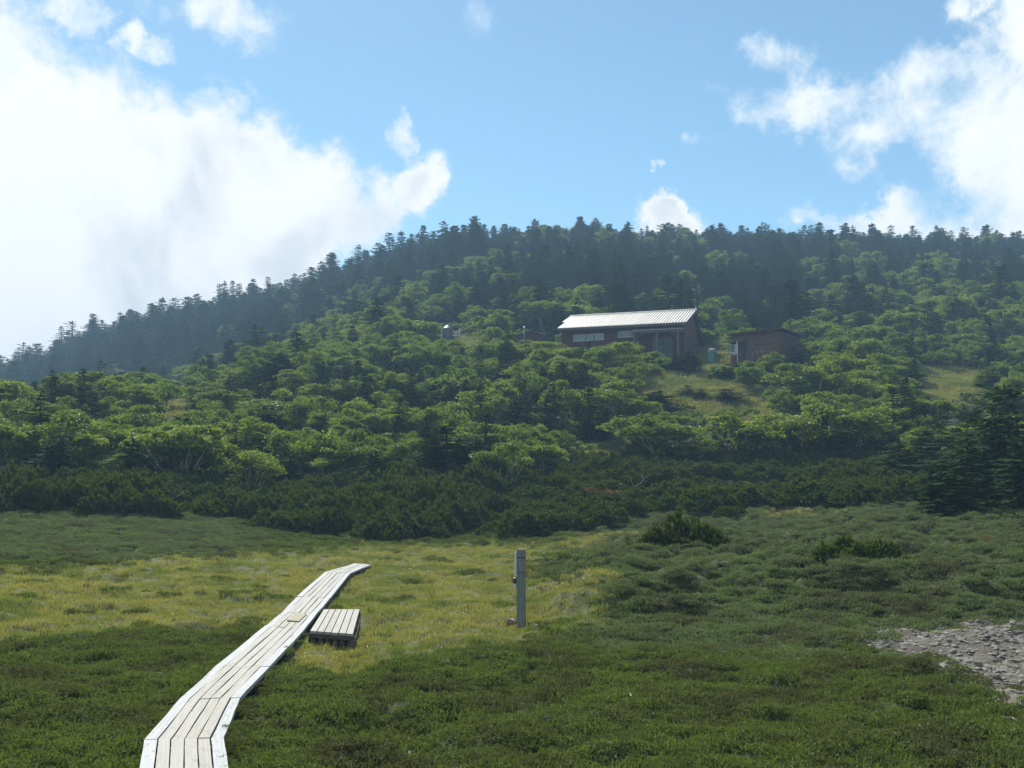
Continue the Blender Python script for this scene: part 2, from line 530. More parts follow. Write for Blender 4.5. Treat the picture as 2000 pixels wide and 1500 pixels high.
M['heath'] = leaf_mat('heath', [(.076, .114, .028), (.148, .178, .052), (.105, .132, .040), (.088, .088, .040)], trans=.36, gloss=.008, rough=.5, world_scale=1.1, tcol=(1.2, 1.3, .6))
M['heath_blue'] = leaf_mat('heath_blue', [(.102, .145, .058), (.180, .212, .092), (.130, .155, .062), (.110, .112, .054)], trans=.34, gloss=.012, rough=.5, world_scale=.8, tcol=(1.1, 1.2, .7))
M['tall_grass'] = leaf_mat('tall_grass', [(.12, .17, .025), (.20, .22, .04), (.10, .16, .03)], trans=.45, gloss=.03)
M['russet'] = leaf_mat('russet', [(.10, .05, .02), (.16, .07, .03), (.08, .06, .02)], trans=.3, gloss=.03)

def mat_bark(name, c0, c1, scale=9.0, stretch=4.0):
    m, t, o = new_mat(name)
    geo = t.n('ShaderNodeTexCoord')
    mp = t.n('ShaderNodeMapping'); mp.inputs['Scale'].default_value = (stretch, stretch, 1)
    t.l(geo.outputs['Object'], mp.inputs[0])
    nz = t.noise(mp.outputs[0], scale, 5)
    c = t.mix(t.smooth(nz.outputs['Fac'], .4, .65), c0, c1)
    pbr(t, o, c, .8, .2, bump=nz.outputs['Fac'])
    return m
M['birch_bark'] = mat_bark('birch_bark', (.36, .33, .28), (.14, .12, .10), 3.0, 2.0)
M['fir_bark'] = mat_bark('fir_bark', (.10, .085, .075), (.045, .038, .032))
M['dead_wood'] = mat_bark('dead_wood', (.42, .40, .37), (.24, .22, .20))

def mat_ground():
    m, t, o = new_mat('ground_cover')
    geo = t.n('ShaderNodeNewGeometry')
    at = t.n('ShaderNodeVertexColor', layer_name='cover')
    sp = t.n('ShaderNodeSeparateColor'); t.l(at.outputs[0], sp.inputs[0])
    pos = geo.outputs['Position']
    n1 = t.noise(pos, 1.1, 6, .6); n2 = t.noise(pos, 9.0, 5, .65); n3 = t.noise(pos, 45.0, 4, .6)
    heath = t.mix(t.smooth(n2.outputs['Fac'], .35, .68), (.030, .038, .016), (.070, .080, .030))
    heath = t.mix(t.smooth(n1.outputs['Fac'], .45, .7), heath, (.045, .048, .024))
    dry = t.mix(t.smooth(n2.outputs['Fac'], .35, .65), (.065, .075, .02), (.11, .115, .034))
    dry = t.mix(t.smooth(n1.outputs['Fac'], .55, .72), dry, (.06, .052, .028))
    grv = t.mix(t.smooth(n3.outputs['Fac'], .38, .62), (.10, .095, .085), (.27, .26, .24))
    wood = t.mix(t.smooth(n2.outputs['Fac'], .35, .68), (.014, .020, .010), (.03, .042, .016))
    c = t.mix(sp.outputs[0], heath, dry)
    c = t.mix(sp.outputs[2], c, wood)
    c = t.mix(sp.outputs[1], c, grv)
    bsum = t.math('ADD', n2.outputs['Fac'], t.math('MULTIPLY', n3.outputs['Fac'], .5))
    pbr(t, o, c, .9, .15, bump=bsum, bump_s=.6, bump_d=.05)
    return m
M['ground'] = mat_ground()

def mat_plank(name, ca, cb, cc):
    m, t, o = new_mat(name)
    uv = t.n('ShaderNodeUVMap', uv_map='UVMap')
    oi = t.n('ShaderNodeObjectInfo')
    mp = t.n('ShaderNodeMapping'); mp.inputs['Scale'].default_value = (1.2, 42, 1)
    t.l(uv.outputs[0], mp.inputs[0])
    off = t.n('ShaderNodeCombineXYZ')
    t.l(t.math('MULTIPLY', oi.outputs['Random'], 37.0), off.inputs[0]); t.l(t.math('MULTIPLY', oi.outputs['Random'], 91.0), off.inputs[1])
    t.l(off.outputs[0], mp.inputs['Location'])
    g = t.noise(mp.outputs[0], 1.0, 6, .65, .3)
    mp2 = t.n('ShaderNodeMapping'); mp2.inputs['Scale'].default_value = (5, 7, 1); t.l(uv.outputs[0], mp2.inputs[0]); t.l(off.outputs[0], mp2.inputs['Location'])
    st = t.noise(mp2.outputs[0], 1.3, 5, .6)
    c = t.mix(t.smooth(g.outputs['Fac'], .35, .7), ca, cb)
    c = t.mix(t.math('MULTIPLY', oi.outputs['Random'], .6), c, cc)
    c = t.mix(t.math('MULTIPLY', t.smooth(st.outputs['Fac'], .54, .74), .75), c, (.10, .09, .07))
    pbr(t, o, c, t.math('ADD', .58, t.math('MULTIPLY', g.outputs['Fac'], .2)), .3, bump=g.outputs['Fac'], bump_s=.35, bump_d=.006)
    return m
M['plank'] = mat_plank('weathered_plank', (.305, .295, .255), (.225, .213, .178), (.32, .315, .285))
M['plank_pale'] = mat_plank('bleached_plank', (.345, .355, .36), (.26, .265, .262), (.37, .38, .385))
def mat_noisy(name, c0, c1, scale=6, rough=.7, spec=.3, metal=0.0, coord='Object', stretch=(1, 1, 1), bump=.2):
    m, t, o = new_mat(name)
    tcn = t.n('ShaderNodeTexCoord')
    mp = t.n('ShaderNodeMapping'); mp.inputs['Scale'].default_value = stretch
    t.l(tcn.outputs[coord], mp.inputs[0])
    nz = t.noise(mp.outputs[0], scale, 5, .6)
    oi = t.n('ShaderNodeObjectInfo')
    f = t.math('ADD', t.smooth(nz.outputs['Fac'], .32, .7), t.math('MULTIPLY', t.math('SUBTRACT', oi.outputs['Random'], .5), .5), clamp=True)
    pbr(t, o, t.mix(f, c0, c1), rough, spec, metal, bump=nz.outputs['Fac'], bump_s=bump)
    return m
M['beam'] = mat_noisy('old_timber', (.06, .05, .04), (.12, .10, .08), 5, .85, stretch=(1, 1, 3))
M['post'] = mat_noisy('weathered_post', (.12, .125, .12), (.20, .20, .185), 7, .8, stretch=(6, 6, .5))
M['sign'] = mat_noisy('pale_sign_paint', (.42, .44, .45), (.60, .61, .60), 5, .35, .5)
M['dark_metal'] = mat_noisy('dark_metal', (.05, .05, .055), (.09, .09, .10), 6, .55)
M['red_wall'] = mat_noisy('red_stained_wood', (.060, .017, .017), (.090, .027, .025), 3, .75, .25, stretch=(1, 1, 1))
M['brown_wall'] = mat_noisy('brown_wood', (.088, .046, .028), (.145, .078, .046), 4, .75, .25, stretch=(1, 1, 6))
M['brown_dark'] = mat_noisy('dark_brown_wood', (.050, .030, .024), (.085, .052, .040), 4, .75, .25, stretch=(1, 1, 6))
M['roof_sheet'] = mat_noisy('roof_sheet', (.06, .05, .05), (.11, .095, .09), 3, .5, .4)
M['roof_rib'] = mat_noisy('galvanised_rib', (.52, .495, .46), (.66, .63, .59), 3, .48, .5, metal=.75, bump=.05)
M['dark_roof'] = mat_noisy('dark_roof_sheet', (.045, .043, .05), (.085, .082, .09), 3, .5, .4)
M['rail'] = mat_noisy('red_brown_rail', (.13, .042, .034), (.18, .065, .05), 6, .7)
M['white_frame'] = mat_noisy('pale_frame', (.42, .42, .40), (.55, .55, .53), 6, .6)
M['porch_timber'] = mat_noisy('dark_porch_timber', (.07, .058, .05), (.13, .11, .095), 6, .8)
M['tarp'] = mat_noisy('grey_blue_shutter', (.055, .07, .078), (.085, .10, .108), 4, .6)
M['curtain'] = mat_noisy('pale_curtain', (.17, .185, .19), (.32, .34, .34), 9, .8, stretch=(6, 1, 1))
M['tank'] = mat_noisy('dark_tank', (.045, .05, .06), (.08, .085, .095), 4, .4, .5)
M['steel'] = mat_noisy('bright_steel', (.50, .51, .52), (.62, .63, .64), 6, .4, .5, metal=.5)
M['cream'] = mat_noisy('cream_panel', (.45, .45, .38), (.55, .54, .46), 6, .6)
M['teal'] = mat_noisy('teal_plastic', (.05, .16, .17), (.08, .22, .22), 4, .5)
M['stone'] = mat_noisy('pale_stone', (.11, .102, .088), (.25, .235, .20), 9, .85, .25, bump=.5)
M['gravel_bed'] = mat_noisy('gravel_bed', (.075, .066, .052), (.13, .118, .095), 20, .95, .1, bump=.6)
M['lichen_board'] = mat_noisy('yellowed_board', (.21, .185, .11), (.27, .24, .155), 5, .7, stretch=(8, 1, 1))
def mat_glass():
    m, t, o = new_mat('window_glass')
    p = pbr(t, o, (.10, .12, .13), .08, .6)
    return m
M['glass'] = mat_glass()

# ------------------------------------------------------------------ ground sheet
def build_ground():
    ys = [-40, -30, -20, -12, -6, -2, 0, 1.5, 3, 4.5, 5.5, 6.2]
    y = 6.8
    while y < 620:
        ys.append(y)
        y += max(.03, y * (.0062 if y < 47 else (.010 if y < 130 else .018)))
    ys = np.array(ys)
    un = np.linspace(-.62, .62, 430)
    ext = .62 + 5.4 * (np.linspace(0, 1, 22)[1:]) ** 1.8
    us = np.concatenate([-ext[::-1], un, ext])
    YY, UU = np.meshgrid(ys, us, indexing='ij')
    XX = UU * np.maximum(YY, 9.0)
    XX = np.clip(XX, -620, 620)
    ZZ = ground_z(XX, YY)
    nr, nc = YY.shape
    v = np.stack([XX, YY, ZZ], -1).reshape(-1, 3)
    i = np.arange(nr * nc).reshape(nr, nc)
    f = np.stack([i[:-1, :-1], i[:-1, 1:], i[1:, 1:], i[1:, :-1]], -1).reshape(-1, 4)
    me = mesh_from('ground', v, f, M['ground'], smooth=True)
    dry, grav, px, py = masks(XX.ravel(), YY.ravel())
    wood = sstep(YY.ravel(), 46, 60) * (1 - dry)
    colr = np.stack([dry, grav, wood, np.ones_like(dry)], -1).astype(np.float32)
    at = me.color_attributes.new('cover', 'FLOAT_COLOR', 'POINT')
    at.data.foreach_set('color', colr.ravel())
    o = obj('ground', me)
    o['kind'] = 'structure'
    return o
ground = build_ground()

# ------------------------------------------------------------------ haze: the air of the valley
def build_haze():
    m, t, o = new_mat('haze_air')
    v = t.n('ShaderNodeVolumePrincipled')
    v.inputs['Color'].default_value = (.46, .72, 1.0, 1)
    v.inputs['Density'].default_value = HAZE
    v.inputs['Anisotropy'].default_value = 0.0
    t.l(v.outputs[0], o.inputs['Volume'])
    b = MB().box(-640, 640, -44, 626, -16, 95).build('haze', m)
    b['kind'] = 'stuff'
    return b
HAZE = 0.00085
build_haze()

# ------------------------------------------------------------------ scatter (for what nobody could count)
def proto(name, me):
    return bpy.data.objects.new(name, me)      # never linked: only a shape for the scatter
def scatter(name, pts, rot, scl, idx, protos):
    pts = np.asarray(pts, np.float32)
    me = bpy.data.meshes.new(name)
    me.vertices.add(len(pts)); me.vertices.foreach_set('co', pts.ravel())
    a = me.attributes.new('rot', 'FLOAT_VECTOR', 'POINT'); a.data.foreach_set('vector', np.asarray(rot, np.float32).ravel())
    scl = np.asarray(scl, np.float32)
    if scl.ndim == 1:
        scl = np.repeat(scl[:, None], 3, 1)
    a = me.attributes.new('scl', 'FLOAT_VECTOR', 'POINT'); a.data.foreach_set('vector', scl.ravel())
    a = me.attributes.new('idx', 'INT', 'POINT'); a.data.foreach_set('value', np.asarray(idx, np.int32))
    me.update()
    o = obj(name, me)
    g = bpy.data.node_groups.new(name + '_scatter', 'GeometryNodeTree')
    g.interface.new_socket('Geometry', in_out='INPUT', socket_type='NodeSocketGeometry')
    g.interface.new_socket('Geometry', in_out='OUTPUT', socket_type='NodeSocketGeometry')
    gi = g.nodes.new('NodeGroupInput'); go = g.nodes.new('NodeGroupOutput')
    iop = g.nodes.new('GeometryNodeInstanceOnPoints')
    iop.inputs['Pick Instance'].default_value = True
    gti = g.nodes.new('GeometryNodeGeometryToInstance')
    for p in reversed(protos):
        oi = g.nodes.new('GeometryNodeObjectInfo')
        oi.inputs['Object'].default_value = p
        oi.inputs['As Instance'].default_value = True
        g.links.new(oi.outputs['Geometry'], gti.inputs[0])
    # several geometries into one list of instances
    jn = g.nodes.new('GeometryNodeJoinGeometry')
    for l in list(gti.inputs[0].links):
        src = l.from_socket
        g.links.new(src, jn.inputs[0])
    g.nodes.remove(gti)
    g.links.new(gi.outputs[0], iop.inputs['Points'])
    g.links.new(jn.outputs[0], iop.inputs['Instance'])
    def na(attr, typ, sock):
        n = g.nodes.new('GeometryNodeInputNamedAttribute')
        n.data_type = typ
        n.inputs[0].default_value = attr
        out_ = [s for s in n.outputs if s.enabled and s.name == 'Attribute'][0]
        g.links.new(out_, sock)
    na('idx', 'INT', iop.inputs['Instance Index'])
    na('rot', 'FLOAT_VECTOR', iop.inputs['Rotation'])
    na('scl', 'FLOAT_VECTOR', iop.inputs['Scale'])
    g.links.new(iop.outputs[0], go.inputs[0])
    md = o.modifiers.new('scatter', 'NODES')
    md.node_group = g
    o['kind'] = 'stuff'
    return o

# ------------------------------------------------------------------ boardwalk
BW_QUADS = [[tuple(BW[i][0][:2]), tuple(BW[i][1][:2]), tuple(BW[i + 1][1][:2]), tuple(BW[i + 1][0][:2])] for i in range(len(BW) - 1)]
bw = thing('boardwalk', 'pale weathered plank boardwalk winding across the meadow', 'boardwalk', (*((BW[0][0] + BW[0][1]) / 2)[:2], 0))
org = np.array(bw.location)
for s in range(len(BW) - 1):
    L0, R0 = BW[s]; L1, R1 = BW[s + 1]
    ln = np.linalg.norm((L1 + R1 - L0 - R0) / 2)
    fwd = (L1 + R1 - L0 - R0) / 2 / ln
    nseg = 5
    for k in range(6):
        g0 = .006 + .006 * rnd.random(); g1 = .006 + .006 * rnd.random()
        t0, t1 = k / 6 + (g0 if k else 0), (k + 1) / 6 - (g1 if k < 5 else 0)
        dz = rnd.uniform(-.006, .006)
        e0, e1 = rnd.uniform(.001, .004), rnd.uniform(.001, .004)
        vs = []; uv = []
        for q in range(nseg + 1):
            f = q / nseg
            f2 = f * (1 - (e0 + e1) / ln) + e0 / ln
            a = L0 + (L1 - L0) * f2; b = R0 + (R1 - R0) * f2
            j0, j1 = rnd.uniform(-.006, .006), rnd.uniform(-.006, .006)
            if k == 5 and s in (1, 2):
                j1 -= .02 * rnd.random()
            p0 = a + (b - a) * (t0 + j0 * .6); p1 = a + (b - a) * (t1 + j1 * .6)
            wv = .004 * math.sin(f * 6 + k * 2 + s)
            for p, tz in ((p0, 0), (p1, 0), (p1, -.05), (p0, -.05)):
                vs.append(p - org + np.array([0, 0, dz + tz + wv]))
            uv += [(f * ln, t0 * .75), (f * ln, t1 * .75), (f * ln, t1 * .75 + .05), (f * ln, t0 * .75 + .05)]
        fs = []
        for q in range(nseg):
            b0 = 4 * q
            fs += [(b0 + j, b0 + (j + 1) % 4, b0 + 4 + (j + 1) % 4, b0 + 4 + j) for j in range(4)]
        fs += [(3, 2, 1, 0), (4 * nseg, 4 * nseg + 1, 4 * nseg + 2, 4 * nseg + 3)]
        obj('plank', mesh_from('plank', vs, [f[::-1] for f in fs], M['plank_pale' if k in (0, 5) else 'plank'], uv=uv), bw)
    for tt in (.04, .5, .96):
        a = L0 + (L1 - L0) * tt - org; b = R0 + (R1 - R0) * tt - org
        MB().beam(a + [0, 0, -.10], b + [0, 0, -.10], .09, .085).build('crosspiece', M['beam'], bw)
    for side in (0, 1):
        a = BW[s][side] * .97 + BW[s][1 - side] * .03 - org; b = BW[s + 1][side] * .97 + BW[s + 1][1 - side] * .03 - org
        MB().beam(a + [0, 0, -.175], b + [0, 0, -.175], .06, .06).build('bearer', M['beam'], bw)

# small loose board lying across the walk
c0 = ray_at_z(572, 1212, .195); c1 = ray_at_z(588, 1198, .195)
dv = Vector(c1 - c0); wv = Vector((BW[4][1] - BW[4][0])).normalized() * .17
lb = MB()
a = Vector(c0); b = Vector(c1)
lb.hexa([a - wv * .8 - Vector((0, 0, .03)), a + wv * .8 - Vector((0, 0, .03)), b + wv * .8 - Vector((0, 0, .03)), b - wv * .8 - Vector((0, 0, .03)), a - wv * .8, a + wv * .8, b + wv * .8, b - wv * .8])
o = lb.build('repair_board', M['lichen_board'])
tag(o, 'short yellowish board laid on top of the boardwalk beside the low platform', 'board')

# ------------------------------------------------------------------ low plank platform beside the walk
PF = [ray_at_z(*q, .20) for q in ((605, 1232), (690, 1238), (703, 1190), (632, 1190))]
pf = thing('resting_platform', 'low pale plank platform standing in the grass right of the boardwalk', 'platform', (*np.mean(PF, 0)[:2], 0))
po = np.array(pf.location)
A, B_, C_, D_ = [p - po for p in PF]
plen = np.linalg.norm(D_ - A)
for k in range(6):
    t0, t1 = k / 6 + .011, (k + 1) / 6 - .011
    e = rnd.uniform(-.01, .01)
    dn = np.array([0, 0, -.04])
    p = [A + (B_ - A) * t0 + [0, e, 0], A + (B_ - A) * t1 + [0, e, 0], D_ + (C_ - D_) * t1, D_ + (C_ - D_) * t0]
    vs = [q + dn for q in p] + p
    uv = [(0, t0), (0, t1), (plen, t1), (plen, t0)] * 2
    mb = MB().hexa(vs)
    obj('plank', mesh_from('plank', mb.v, mb.f, M['plank'], uv=uv), pf)
for f in (.015, .36, .66, .985):
    a = A + (D_ - A) * f; b = B_ + (C_ - B_) * f
    MB().beam(a + [0, .05, -.076], b + [0, .05, -.076], .09, .065).build('crosspiece', M['beam'], pf)
for tx in (.03, .97):
    a = A + (B_ - A) * tx; b = D_ + (C_ - D_) * tx
    MB().beam(a + [0, .02, -.15], b + [0, 0, -.15], .09, .08).build('bearer', M['beam'], pf)
for k in range(6):
    tx = (k + .5) / 6
    a = A + (B_ - A) * tx
    gz = float(ground_z(a[0] + po[0], a[1] + po[1]))
    MB().beam(a + [0, .03, -.135], np.array([a[0], a[1] + .03, gz - .1]), .075, .04, up=(0, 1, 0)).build('front_stake', M['beam'], pf)
for tx in (.05, .95):
    a = D_ + (C_ - D_) * tx
    gz = float(ground_z(a[0] + po[0], a[1] + po[1]))
    MB().beam(a + [0, -.12, -.13], np.array([a[0], a[1] - .12, gz - .1]), .08, .08, up=(0, 1, 0)).build('leg', M['beam'], pf)
PF_QUAD = [tuple(p[:2]) for p in PF]

# ------------------------------------------------------------------ guide post
gx, gy, gz = ground_hit(1018, 1229)
gp = thing('guide_post', 'weathered square wooden guide post with pale sign board standing in the meadow', 'post', (gx, gy, gz), R(-14))
H = 151 * gy / 2000; w = .068
mb = MB()
lev = [-.15, .3, .6, .9, H - .35, H - .02, H]
for i in range(len(lev) - 1):
    k0, k1 = (1 - .04 * max(lev[i], 0)), (1 - .04 * lev[i + 1])
    w0, w1 = w * k0, w * k1 * (.82 if i == len(lev) - 2 else 1)
    mb.hexa([(-w0, -w0, lev[i]), (w0, -w0, lev[i]), (w0, w0, lev[i]), (-w0, w0, lev[i]), (-w1, -w1, lev[i + 1]), (w1, -w1, lev[i + 1]), (w1, w1, lev[i + 1]), (-w1, w1, lev[i + 1])])
mb.build('shaft', M['post'], gp)
for zz in (H - .14, H - .40):
    m2 = MB()
    q = w * .985
    m2.box(-q - .004, q + .004, -q - .004, -q + .004, zz - .008, zz + .008).box(q - .004, q + .005, -q + .005, q, zz - .008, zz + .008).box(-q - .004, q + .004, q, q + .008, zz - .008, zz + .008)
    m2.build('band', M['dark_metal'], gp)
sb = MB().box(-w - .036, -w - .002, -.06, .075, H - .46, H - .05).build('sign_board', M['sign'], gp)
MB().box(-w - .042, -w - .037, -.05, .065, H - .11, H - .06).build('sign_cap', M['steel'], sb)
mb = MB()
mb.lathe([(.0, 0), (.05, .01), (.055, .06), (.045, .10), (.01, .115)], (-w - .035, -.01, H - .60), 12)
mb.build('bracket', M['dark_metal'], gp)
MB().lathe([(.01, 0), (.035, .01), (.035, .07), (.01, .085)], (-w - .03, -.015, H - .67), 12).build('counter', M['steel'], gp)

# ------------------------------------------------------------------ stones
def stone_mesh(name, seed, flat=.55):
    r = np.random.default_rng(seed)
    phi = (1 + 5 ** .5) / 2
    v = np.array([(-1, phi, 0), (1, phi, 0), (-1, -phi, 0), (1, -phi, 0), (0, -1, phi), (0, 1, phi), (0, -1, -phi), (0, 1, -phi), (phi, 0, -1), (phi, 0, 1), (-phi, 0, -1), (-phi, 0, 1)]) / 1.9
    f = np.array([(0, 11, 5), (0, 5, 1), (0, 1, 7), (0, 7, 10), (0, 10, 11), (1, 5, 9), (5, 11, 4), (11, 10, 2), (10, 7, 6), (7, 1, 8), (3, 9, 4), (3, 4, 2), (3, 2, 6), (3, 6, 8), (3, 8, 9), (4, 9, 5), (2, 4, 11), (6, 2, 10), (8, 6, 7), (9, 8, 1)])
    v = v * r.uniform(.72, 1.25, (12, 1)) + r.normal(0, .08, (12, 3))
    v = v * np.array([1, r.uniform(.6, .9), flat * r.uniform(.6, 1.1)]) * .5
    return mesh_from(name, v, f, M['stone']), v, f
STONES = [stone_mesh('stone', 50 + k, [.3, .4, .5, .62][k % 4]) for k in range(10)]
pxs, rows, placed = [], [], []
def gravel_bed():
    ys_ = np.arange(10.6, 19.0, .07); us_ = np.linspace(.30, .72, 110)
    YY, UU = np.meshgrid(ys_, us_, indexing='ij'); XX = YY * UU
    g_ = masks(XX.ravel(), YY.ravel())[1].reshape(YY.shape)
    ZZ = ground_z(XX, YY) + .012
    i_ = np.arange(YY.size).reshape(YY.shape)
    ok = (g_[:-1, :-1] + g_[1:, :-1] + g_[:-1, 1:] + g_[1:, 1:]) > 2.5
    f_ = np.stack([i_[:-1, :-1], i_[:-1, 1:], i_[1:, 1:], i_[1:, :-1]], -1)[ok]
    used, inv = np.unique(f_, return_inverse=True)
    return mesh_from('gravel_patch', np.stack([XX, YY, ZZ], -1).reshape(-1, 3)[used], inv.reshape(f_.shape), M['gravel_bed'], smooth=True)
gp_o = obj('gravel_patch', gravel_bed())
gp_o['kind'] = 'structure'
cand = []
for i in range(26000):
    yy = rng.uniform(11.0, 18.6); xx = rng.uniform(.33, .68) * yy
    cand.append((xx, yy))
cand = np.array(cand)
dry_, grv_, cpx, cpy = masks(cand[:, 0], cand[:, 1])
edge = (fbm(cand[:, 0] * 1.3, cand[:, 1] * 1.3, 15) > -.02) & in_poly(cpx + 0, cpy + 0, [(1640, 1228), (1900, 1205), (2400, 1205), (2400, 1420), (1990, 1400), (1860, 1350), (1740, 1290)]) & (rng.random(len(cand)) < .12)
cand = cand[(grv_ > .5) | edge]
keep = []
cell = {}
for (xx, yy) in cand:
    s = float(np.clip(rng.lognormal(math.log(.050), .45), .022, .14))
    key = (int(xx / .036), int(yy / .036))
    if key in cell:
        continue
    cell[key] = 1
    keep.append((xx, yy, s))
keep.sort(key=lambda q: -q[2] / q[1] * (1 if abs(q[0] / q[1]) < .5 else .1))
big, rest = keep[:300], [q for q in keep[300:] if rng.random() < .75]
for (xx, yy, s) in big:
    me = STONES[rnd.randrange(10)][0]
    o = obj('stone', me, gp_o, (xx, yy, float(ground_z(xx, yy)) + s * .10), (rnd.uniform(-.3, .3), rnd.uniform(-.3, .3), rnd.uniform(0, 6.28)))
    o.scale = (s * 1.25, s * 1.25, s * 1.25)
vv, ff, nb = [], [], 0
for (xx, yy, s) in rest:
    _, v, f = STONES[rnd.randrange(10)]
    a = rnd.uniform(0, 6.28); ca, sa = math.cos(a), math.sin(a)
    q = v @ np.array([[ca, sa, 0], [-sa, ca, 0], [0, 0, 1]]) * s * 1.2 + np.array([xx, yy, float(ground_z(xx, yy)) + s * .1])
    vv.append(q); ff.append(f + nb); nb += 12
o = obj('small_stones', mesh_from('small_stones', np.concatenate(vv), np.concatenate(ff), M['stone']), gp_o)
o['kind'] = 'stuff'

for (px, row, s, fl, lab) in [(998, 1222, .17, .8, 'grey lump of rock beside the foot of the guide post'), (1047, 1228, .17, .3, 'flat pale stone in the grass just right of the guide post'),
                              (866, 1301, .20, .4, 'flat grey stone in a bare patch between platform and guide post'), (1196, 1339, .11, .6, 'pale rounded stone in dark heath below and right of the guide post'),
                              (1414, 1101, .12, .6, 'small white stone among the windswept heath hummocks'), (1263, 1464, .06, .6, 'tiny white stone in the foreground heath'),
                              (797, 1480, .12, .4, 'pale flat stone at the bottom edge of the foreground heath'), (1975, 1415, .14, .5, 'lone grey stone below the gravel patch at the right edge')]:
    x, y, z = ground_hit(px, row)
    o = obj('rock', stone_mesh('rock', int(px), fl)[0], None, (x, y, z + s * .22), (0, 0, px))
    o.scale = (s * 1.5, s * 1.5, s * 1.5)
    tag(o, lab, 'rock')

# ------------------------------------------------------------------ long red hut
hut = thing('mountain_hut', 'long dark red mountain hut with a shining ribbed metal roof', 'hut', (12.38, 114.2, 16.3), R(-18))
LX = 7.0
EY, EZ, RY, RZ, BY, BZ = -.75, 4.15, 7.0, 6.75, 13.2, 3.25
slope = (RZ - EZ) / (RY - EY)
zt = lambda y: EZ + slope * (y - EY) if y <= RY else RZ + (BZ - RZ) * (y - RY) / (BY - RY)
prof = [(0, -2.0), (0, zt(0) - .14), (RY, RZ - .14), (12.4, zt(12.4) - .14), (12.4, -2.0)]
wall = MB().prism_x(prof, -LX, LX - .06).build('wall', M['red_wall'], hut)
gprof = [(0.02, -2.0), (0.02, zt(0) - .16), (RY, RZ - .16), (12.38, zt(12.38) - .16), (12.38, -2.0)]
gable = MB().prism_x(gprof, LX - .058, LX).build('gable_wall', M['brown_wall'], hut)
gable['label'] = 'unpainted brown gable end'
mb = MB()
z = -1.0
while z < RZ - .5:
    lo = 0.06 if z < zt(0) - .2 else max(.06, EY + (z + .2 - EZ) / slope + .3)
    hi = 12.3 if z + .2 < zt(12.3) else RY + (RZ - .3 - z) / (RZ - BZ) * (BY - RY) - .5
    if hi > lo + .3:
        mb.hexa([(LX, lo, z), (LX + .03, lo, z), (LX + .03, hi, z), (LX, hi, z), (LX, lo, z + .17), (LX + .012, lo, z + .17), (LX + .012, hi, z + .17), (LX, hi, z + .17)])
    z += .19
o = mb.build('siding_boards', M['brown_wall'], gable); o['kind'] = 'stuff'
mb = MB()
z = -1.0
while z < 3.95:
    mb.hexa([(-LX, -.03, z), (LX - .06, -.03, z), (LX - .06, 0, z), (-LX, 0, z), (-LX, -.012, z + .17), (LX - .06, -.012, z + .17), (LX - .06, 0, z + .17), (-LX, 0, z + .17)])
    z += .19
o = mb.build('siding_boards', M['red_wall'], wall); o['kind'] = 'stuff'
roof = MB()
roof.prism_x([(EY, EZ), (RY, RZ), (BY, BZ), (BY, BZ + .07), (RY, RZ + .08), (EY, EZ + .07)], -7.25, 7.4)
roof.prism_x([(3.2, zt(3.2) + .001), (RY, RZ + .001), (RY, RZ + .081), (3.2, zt(3.2) + .071)], -7.75, -7.252)
roof = roof.build('roof', M['roof_sheet'], hut)
def rib_shape(y0):
    z0 = zt(y0)
    w0, w1, hh = .088, .066, .085
    vs = [(-w0, y0, z0 + .072), (w0, y0, z0 + .072), (w1, y0, z0 + .072 + hh), (-w1, y0, z0 + .072 + hh), (-w0, RY, RZ + .072), (w0, RY, RZ + .072), (w1, RY, RZ + .072 + hh), (-w1, RY, RZ + .072 + hh)]
    return MB().add(vs, [(0, 1, 2, 3), (7, 6, 5, 4), (0, 4, 5, 1), (1, 5, 6, 2), (2, 6, 7, 3), (3, 7, 4, 0)]).mesh('roof_rib', M['roof_rib'])
rib_me = rib_shape(EY - .08)
rib_s = rib_shape(3.15)
nrib = 45
for k in range(nrib):
    x = -7.2 + 14.5 * k / (nrib - 1)
    obj('roof_rib', rib_me, roof, (x, 0, 0))
for x in (-7.48, -7.72):
    obj('roof_rib', rib_s, roof, (x, 0, 0))
MB().tube([(-7.85, RY, RZ + .13), (7.5, RY, RZ + .13)], .15, 8).build('ridge_cap', M['roof_rib'], roof)
MB().box(-7.25, 7.4, EY - .03, EY - .002, EZ - .20, EZ + .04).build('fascia', M['porch_timber'], roof)
MB().beam((7.43, EY, EZ - .07), (7.43, RY, RZ - .07), .05, .24).beam((7.43, RY, RZ - .07), (7.43, BY, BZ - .07), .05, .24).build('bargeboard', M['red_wall'], roof)
MB().tube([(7.3, RY + .3, RZ), (7.3, RY + .3, RZ + .75)], .025, 6).build('aerial', M['steel'], roof)

def window(parent, x0, x1, z0, z1, n, y=-.031, pane_mat=None, open_frame='white_frame'):
    f = MB().box(x0 - .06, x1 + .06, y - .05, y - .001, z1, z1 + .06).box(x0 - .06, x0, y - .05, y - .001, z0, z1).box(x1, x1 + .06, y - .05, y - .001, z0, z1)
    wn = f.build('window', M[open_frame], parent)
    MB().box(x0 - .1, x1 + .1, y - .10, y - .001, z0 - .06, z0 - .001).build('sill', M[open_frame], wn)
    st = (x1 - x0) / n
    for k in range(n):
        MB().box(x0 + st * k + .022, x0 + st * (k + 1) - .022, y - .02, y - .002, z0 + .001, z1 - .001).build('pane', M[pane_mat or ('curtain' if rnd.random() < .6 else 'glass')], wn)
        if k:
            MB().box(x0 + st * k - .02, x0 + st * k + .02, y - .04, y - .002, z0 + .001, z1 - .001).build('mullion', M[open_frame], wn)
    return wn
window(wall, -5.55, -3.95, 2.78, 3.42, 4)
window(wall, -3.80, -2.15, 2.82, 3.46, 4)
window(wall, -.35, 1.30, 3.00, 3.60, 4)
window(wall, .5, 1.35, 1.35, 1.95, 2)
